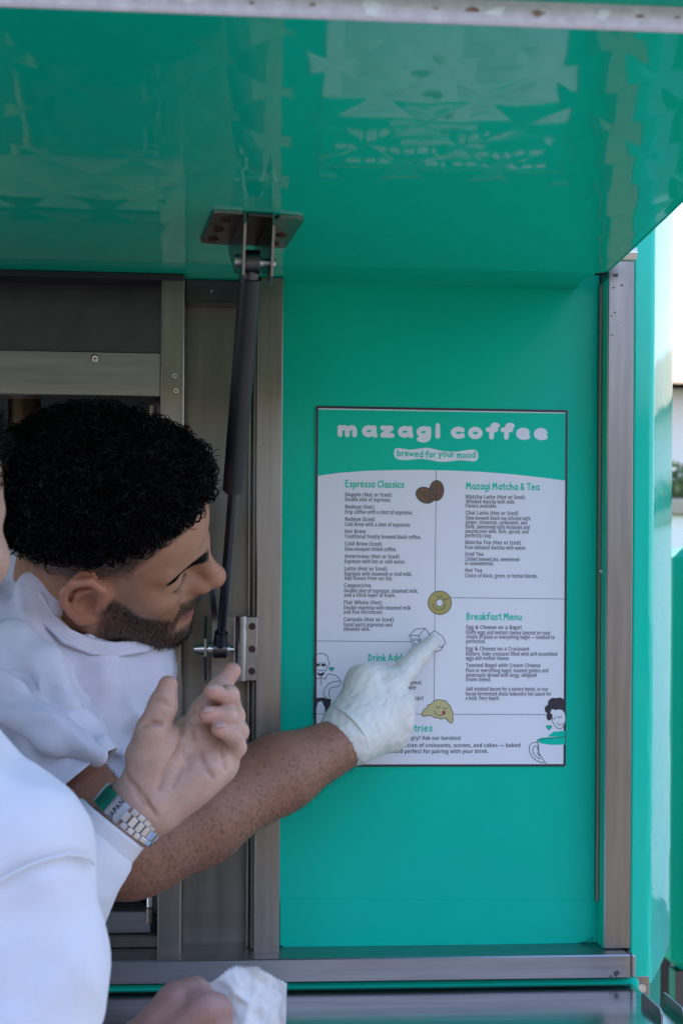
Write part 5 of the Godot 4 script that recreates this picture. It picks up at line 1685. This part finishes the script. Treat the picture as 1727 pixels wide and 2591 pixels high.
	s.chain([Vector3(-0.0380, 1.2058, 0.4800), Vector3(-0.0170, 1.2169, 0.4780), Vector3(-0.0093, 1.2075, 0.4660)], [0.0150, 0.0125, 0.0105], 0.010)
	var fist_paint := func(p: Vector3, _n: Vector3) -> Color:
		var k := Color(0.275, 0.150, 0.118) * (1.0 + 0.09 * speck(p, 60.0) + 0.08 * speck(p, 240.0, 3))
		k.a = 1.0
		return k
	s.build(body, 0.0026, fist_paint)
	# ---- head, mostly outside the picture
	var hf := Transform3D(Basis(Vector3(0.42, -0.04, -0.90).normalized(), Vector3(0.03, 1.0, -0.03), Vector3(0.90, 0.0, 0.42)).orthonormalized(), Vector3(-0.262, 1.602, 0.55))
	var inv := hf.affine_inverse()
	s = Sdf.new()
	s.frame = hf
	head_shape(s)
	ear_shape(s, 1.0)
	s.g = 6
	s.cap(Vector3(-0.025, -0.01, 0), Vector3(-0.045, -0.15, 0), 0.056, 0.062, 0.02)
	s.build(body, 0.0042, func(p: Vector3, _n: Vector3) -> Color:
		var k := Color(0.40, 0.235, 0.165) * (1.0 + 0.08 * speck(p, 60.0))
		k.a = 1.0
		return k)
	# ---- trunk and arms under the clothes
	s = Sdf.new()
	s.chain([Vector3(-0.31, 1.45, 0.58), Vector3(-0.33, 1.25, 0.58), Vector3(-0.34, 0.95, 0.6)], [0.08, 0.13, 0.13], 0.05)
	s.chain([Vector3(-0.1629, 1.3995, 0.6000), Vector3(-0.17, 1.13, 0.68), Vector3(-0.085, 1.155, 0.50)], [0.045, 0.04, 0.027], 0.02)
	s.chain([Vector3(-0.50, 1.42, 0.40), Vector3(-0.2552, 1.2039, 0.3800), w0], [0.045, 0.04, 0.027], 0.02)
	s.build(body, 0.010, fist_paint)
	part("body", body, M.skin, t)
	# nails of the curled fingers
	var nails := MB.new()
	for q: Array in [[Vector3(-0.0179, 1.4923, 0.3810), Vector3(-0.0248, 1.4904, 0.3810)], [Vector3(-0.0216, 1.4720, 0.3830), Vector3(-0.0285, 1.4708, 0.3830)], [Vector3(-0.0116, 1.4581, 0.3830), Vector3(-0.0165, 1.4583, 0.3850)]]:
		var ns := Sdf.new()
		ns.ell((q[0] + q[1]) * 0.5 + Vector3(0, 0.0012, 0.0018), Vector3(0.0052, 0.0020, 0.0040), 0.002, Basis(Vector3.BACK, 0.12) * Basis(Vector3.RIGHT, 0.7))
		ns.build(nails, 0.0009, func(_p, _n): return Color(1, 1, 1))
	part("nails", nails, M.nail, t)
	# ---- hair
	s = Sdf.new()
	s.frame = hf
	s.ell(Vector3(-0.018, 0.062, 0), Vector3(0.097, 0.084, 0.079), 0.02)
	s.ell(Vector3(0.035, 0.088, 0), Vector3(0.060, 0.048, 0.062), 0.02)
	s.ell(Vector3(0.12, 0.0, 0), Vector3(0.07, 0.082, 0.14), 0.006, Basis.IDENTITY, true)
	var hair := MB.new()
	s.build(hair, 0.005, func(_p, _n): return Color(1, 1, 1), func(p: Vector3) -> float: return 0.004 * speck(p, 120.0), 0.005)
	var rng := RandomNumberGenerator.new()
	rng.seed = 8
	var locks := MB.new()
	for k in 3000:
		var i := rng.randi() % hair.v.size()
		curl(locks, hair.v[i] + hair.n[i] * rng.randf_range(-0.001, 0.003), hair.n[i], rng, rng.randf_range(0.003, 0.006), rng.randf_range(0.0005, 0.001), rng.randf_range(0.6, 1.2))
	part("curls", locks, M.hair, part("hair", hair, M.hair_core, t))
	# ---- sweatshirt
	s = Sdf.new()
	s.group_k = 0.02
	var sl := Vector3(-0.1653, 1.3776, 0.6000)
	s.chain([sl, Vector3(-0.1523, 1.3080, 0.6050), Vector3(-0.178, 1.13, 0.685)], [0.0630, 0.0620, 0.060], 0.012)
	s.chain([Vector3(-0.178, 1.13, 0.685), Vector3(-0.10, 1.145, 0.53)], [0.058, 0.042], 0.03)
	s.chain([sl, Vector3(-0.2205, 1.4062, 0.5900), Vector3(-0.32, 1.455, 0.57)], [0.063, 0.066, 0.078], 0.015)
	s.chain([Vector3(-0.32, 1.43, 0.58), Vector3(-0.33, 1.2, 0.585), Vector3(-0.34, 0.92, 0.60)], [0.13, 0.155, 0.155], 0.06)
	s.chain([Vector3(-0.36, 1.46, 0.54), Vector3(-0.49, 1.42, 0.42), Vector3(-0.2552, 1.2039, 0.3800)], [0.08, 0.075, 0.062], 0.05)
	s.g = 1
	s.chain([Vector3(-0.2552, 1.2039, 0.3800), Vector3(-0.1720, 1.2952, 0.3750), Vector3(-0.1328, 1.3406, 0.3680)], [0.060, 0.052, 0.040], 0.03)
	var seam_pts := []
	for q: Vector3 in [Vector3(-0.1621, 1.3715, 0.6750), Vector3(-0.1507, 1.3786, 0.6750), Vector3(-0.1387, 1.3844, 0.6750), Vector3(-0.1278, 1.3872, 0.6750), Vector3(-0.1163, 1.3883, 0.6750), Vector3(-0.1091, 1.3862, 0.6750), Vector3(-0.1030, 1.3829, 0.6700), Vector3(-0.1001, 1.3773, 0.6500)]:
		seam_pts.append(s.drop(q, view, 0.06) + Vector3(0, 0, -0.0002))
	for i in seam_pts.size() - 1:
		s.cap(seam_pts[i] + Vector3(0, -0.0035, 0), seam_pts[i + 1] + Vector3(0, -0.0035, 0), 0.0022, 0.0022, 0.006, true)
	var top := MB.new()
	s.build(top, 0.0045, func(_p, _n): return Color(1, 1, 1), func(p: Vector3) -> float: return 0.0050 * nf_ridge(Vector3(p.x * 9.0 + p.y * 3.0, p.y * 4.0, p.z * 8.0)) + 0.0015 * speck(p, 22.0, 3), 0.007)
	var sw := part("sweatshirt", top, M.fleece, t)
	var seam := MB.new()
	seam.tube(seam_pts, [0.0013], 8)
	part("shoulder_seam", seam, M.fleece, sw)
	# knitted cuff of the raised arm
	var c0 := Vector3(-0.1360, 1.3364, 0.3660)
	var c1 := Vector3(-0.1129, 1.3650, 0.3610)
	var ca := (c1 - c0).normalized()
	var cu := ca.cross(Vector3.BACK).normalized()
	var cw := ca.cross(cu)
	var cuff := MB.new()
	cuff.grid(120, 14, func(i: int, j: int):
		var a := TAU * i / 120.0
		var h := j / 14.0
		var r := 0.0375 - 0.0015 * h + 0.0004 * cos(a * 60.0) + 0.0022 * exp(-pow((h - 0.02) * 9.0, 2.0)) - (0.006 if j == 14 else 0.0)
		return c0 + ca * (0.046 * minf(h, 0.93)) + (cu * cos(a) * 0.98 + cw * sin(a) * 0.90) * r)
	part("cuff", cuff, M.fleece, sw)
	# trousers and shoes
	s = Sdf.new()
	for z: float in [-1.0, 1.0]:
		s.chain([Vector3(-0.34 + 0.06 * z, 0.95, 0.6 + 0.06 * z), Vector3(-0.33 + 0.08 * z, 0.42, 0.6 + 0.08 * z), Vector3(-0.34 + 0.09 * z, 0.0, 0.62 + 0.09 * z)], [0.12, 0.08, 0.065], 0.04)
	var legs := MB.new()
	s.build(legs, 0.015, func(_p, _n): return Color(1, 1, 1))
	part("trousers", legs, M.denim, t)
	s = Sdf.new()
	for z: float in [-1.0, 1.0]:
		s.cap(Vector3(-0.36 + 0.09 * z, -0.105, 0.64 + 0.09 * z), Vector3(-0.20 + 0.09 * z, -0.115, 0.52 + 0.09 * z), 0.045, 0.035, 0.03)
	var shoes := MB.new()
	s.build(shoes, 0.012, func(_p, _n): return Color(1, 1, 1))
	part("shoes", shoes, M.fleece, t)
	build_watch()
	build_bag()

func build_watch() -> void:
	var t := thing("wristwatch", "steel link watch bracelet on the customer's raised wrist", "watch", Vector3(-0.0945, 1.3772, 0.3600))
	var c := Vector3(-0.0950, 1.3767, 0.3590)
	var ax := (Vector3(-0.0785, 1.3956, 0.3580) - Vector3(-0.1098, 1.3586, 0.3600)).normalized()
	var u := ax.cross(Vector3.BACK).normalized()     # towards the lower right
	if u.x < 0:
		u = -u
	var w := u.cross(ax).normalized()
	if w.z < 0:
		w = -w
	var spot := func(a: float, lift: float) -> Vector3: return c + u * cos(a) * (0.0318 + lift) + w * sin(a) * (0.0285 + lift)
	var M1 := mat(lin(0.62, 0.62, 0.64), 0.22, 1.0)
	var rows := 26
	for k in rows:
		var a := TAU * (k + 0.5) / rows
		var deg := rad_to_deg(a)
		if deg > 98 and deg < 160:
			continue
		var p: Vector3 = spot.call(a, 0.0)
		var tg := ((spot.call(a + 0.05, 0.0) as Vector3) - (spot.call(a - 0.05, 0.0) as Vector3)).normalized()
		var nn := tg.cross(ax).normalized()
		if nn.dot(p - c) < 0:
			nn = -nn
		var bas := Basis(ax, tg, ax.cross(tg))
		if bas.z.dot(nn) < 0:
			bas = Basis(-ax, tg, (-ax).cross(tg))
		for seg in 3:
			var off := (seg - 1) * 0.0072
			var b := MB.new()
			var hw := 0.0044 if seg == 1 else 0.0025
			b.box(Vector3(-hw, -0.0034, -0.0012), Vector3(hw, 0.0034, 0.0014), 0.0006)
			var o := MeshInstance3D.new()
			o.name = "link"
			o.mesh = b.mesh()
			o.material_override = M1
			t.add_child(o, true)
			o.transform = Transform3D(bas, p + ax * off + tg * (0.0017 if seg == 1 else -0.0017) - t.position)
	# folding clasp with a strip of green protective film
	var plate := func(a0: float, a1: float, lift: float, hw: float) -> MB:
		var b := MB.new()
		for side in 2:
			var l := lift if side == 0 else lift - 0.0012
			b.grid(2, 10, func(i: int, j: int): return (spot.call(deg_to_rad(lerpf(a0, a1, j / 10.0)), l) as Vector3) + ax * (i - 1) * hw, side == 1)
		return b
	part("clasp", plate.call(97.0, 161.0, 0.0022, 0.0098), M1, t)
	part("film", plate.call(126.0, 158.0, 0.0026, 0.0094), M.film, t, "green protective film on the clasp")
	var txt := TextMesh.new()
	txt.font = M.font
	txt.text = "JAPAN"
	txt.font_size = 64
	txt.pixel_size = 0.0034 / 64.0
	txt.depth = 0.0
	var o := MeshInstance3D.new()
	o.name = "engraving"
	o.mesh = txt
	o.material_override = M.ink
	t.add_child(o, true)
	var am := deg_to_rad(112.0)
	var tg2 := ((spot.call(am + 0.05, 0.0) as Vector3) - (spot.call(am - 0.05, 0.0) as Vector3)).normalized()
	var rt := ax
	var up := tg2
	o.transform = Transform3D(Basis(rt, up, rt.cross(up)), (spot.call(am, 0.0031) as Vector3) - t.position)
	var em := MB.new()
	for k in 24:
		var a0 := TAU * k / 24.0
		var a1 := TAU * (k + 1) / 24.0
		var cp: Vector3 = spot.call(deg_to_rad(142.0), 0.0031)
		var tg3 := ((spot.call(deg_to_rad(144.0), 0.0) as Vector3) - (spot.call(deg_to_rad(140.0), 0.0) as Vector3)).normalized()
		for r: float in [0.0052, 0.0030]:
			em.quad(cp + (ax * cos(a0) + tg3 * sin(a0) * 0.7) * r, cp + (ax * cos(a1) + tg3 * sin(a1) * 0.7) * r, cp + (ax * cos(a1) + tg3 * sin(a1) * 0.7) * (r - 0.0007), cp + (ax * cos(a0) + tg3 * sin(a0) * 0.7) * (r - 0.0007))
	part("emblem", em, M.film_ink, t)

func build_bag() -> void:
	var t := thing("paper_bag", "small white paper bag held in the customer's lower hand", "paper bag", Vector3(0.01, 1.10, 0.44))
	var tl := Vector3(-0.0273, 1.2441, 0.4400)
	var tr := Vector3(0.0439, 1.2435, 0.4400)
	var b := MB.new()
	var nx := 44
	var ny := 60
	for side in 2:
		b.grid(nx, ny, func(i: int, j: int):
			var h := i / float(nx)
			var v := j / float(ny)
			var top := 0.0
			if h < 0.42:
				top = 0.0152 * smoothstep(0.0, 0.42, h) * 0.9 + 0.0015 * h
			elif h < 0.66:
				top = 0.0143
			else:
				top = lerpf(0.0143, 0.0, (h - 0.66) / 0.34)
			if j == ny:
				top += 0.0006 * (1.0 if i % 2 == 0 else -1.0)
			var x := lerpf(tl.x, tr.x, h) - 0.004 * (1.0 - v) * (h - 0.3)
			var y := lerpf(1.09, tl.y + top * 1.05, v)
			var belly := sin(PI * h) * (0.016 - 0.008 * v)
			var p := Vector3(x, y, 0.44)
			belly += 0.0045 * sin(PI * h) * nf_ridge(p * 22.0 + Vector3(side * 9.0, 0, 0)) + 0.002 * speck(p, 60.0, side)
			p.z += belly * (1.0 if side == 0 else -1.0) + (0.006 * v if side == 1 else 0.0)
			return p, side == 1)
	part("paper", b, M.bag, t)
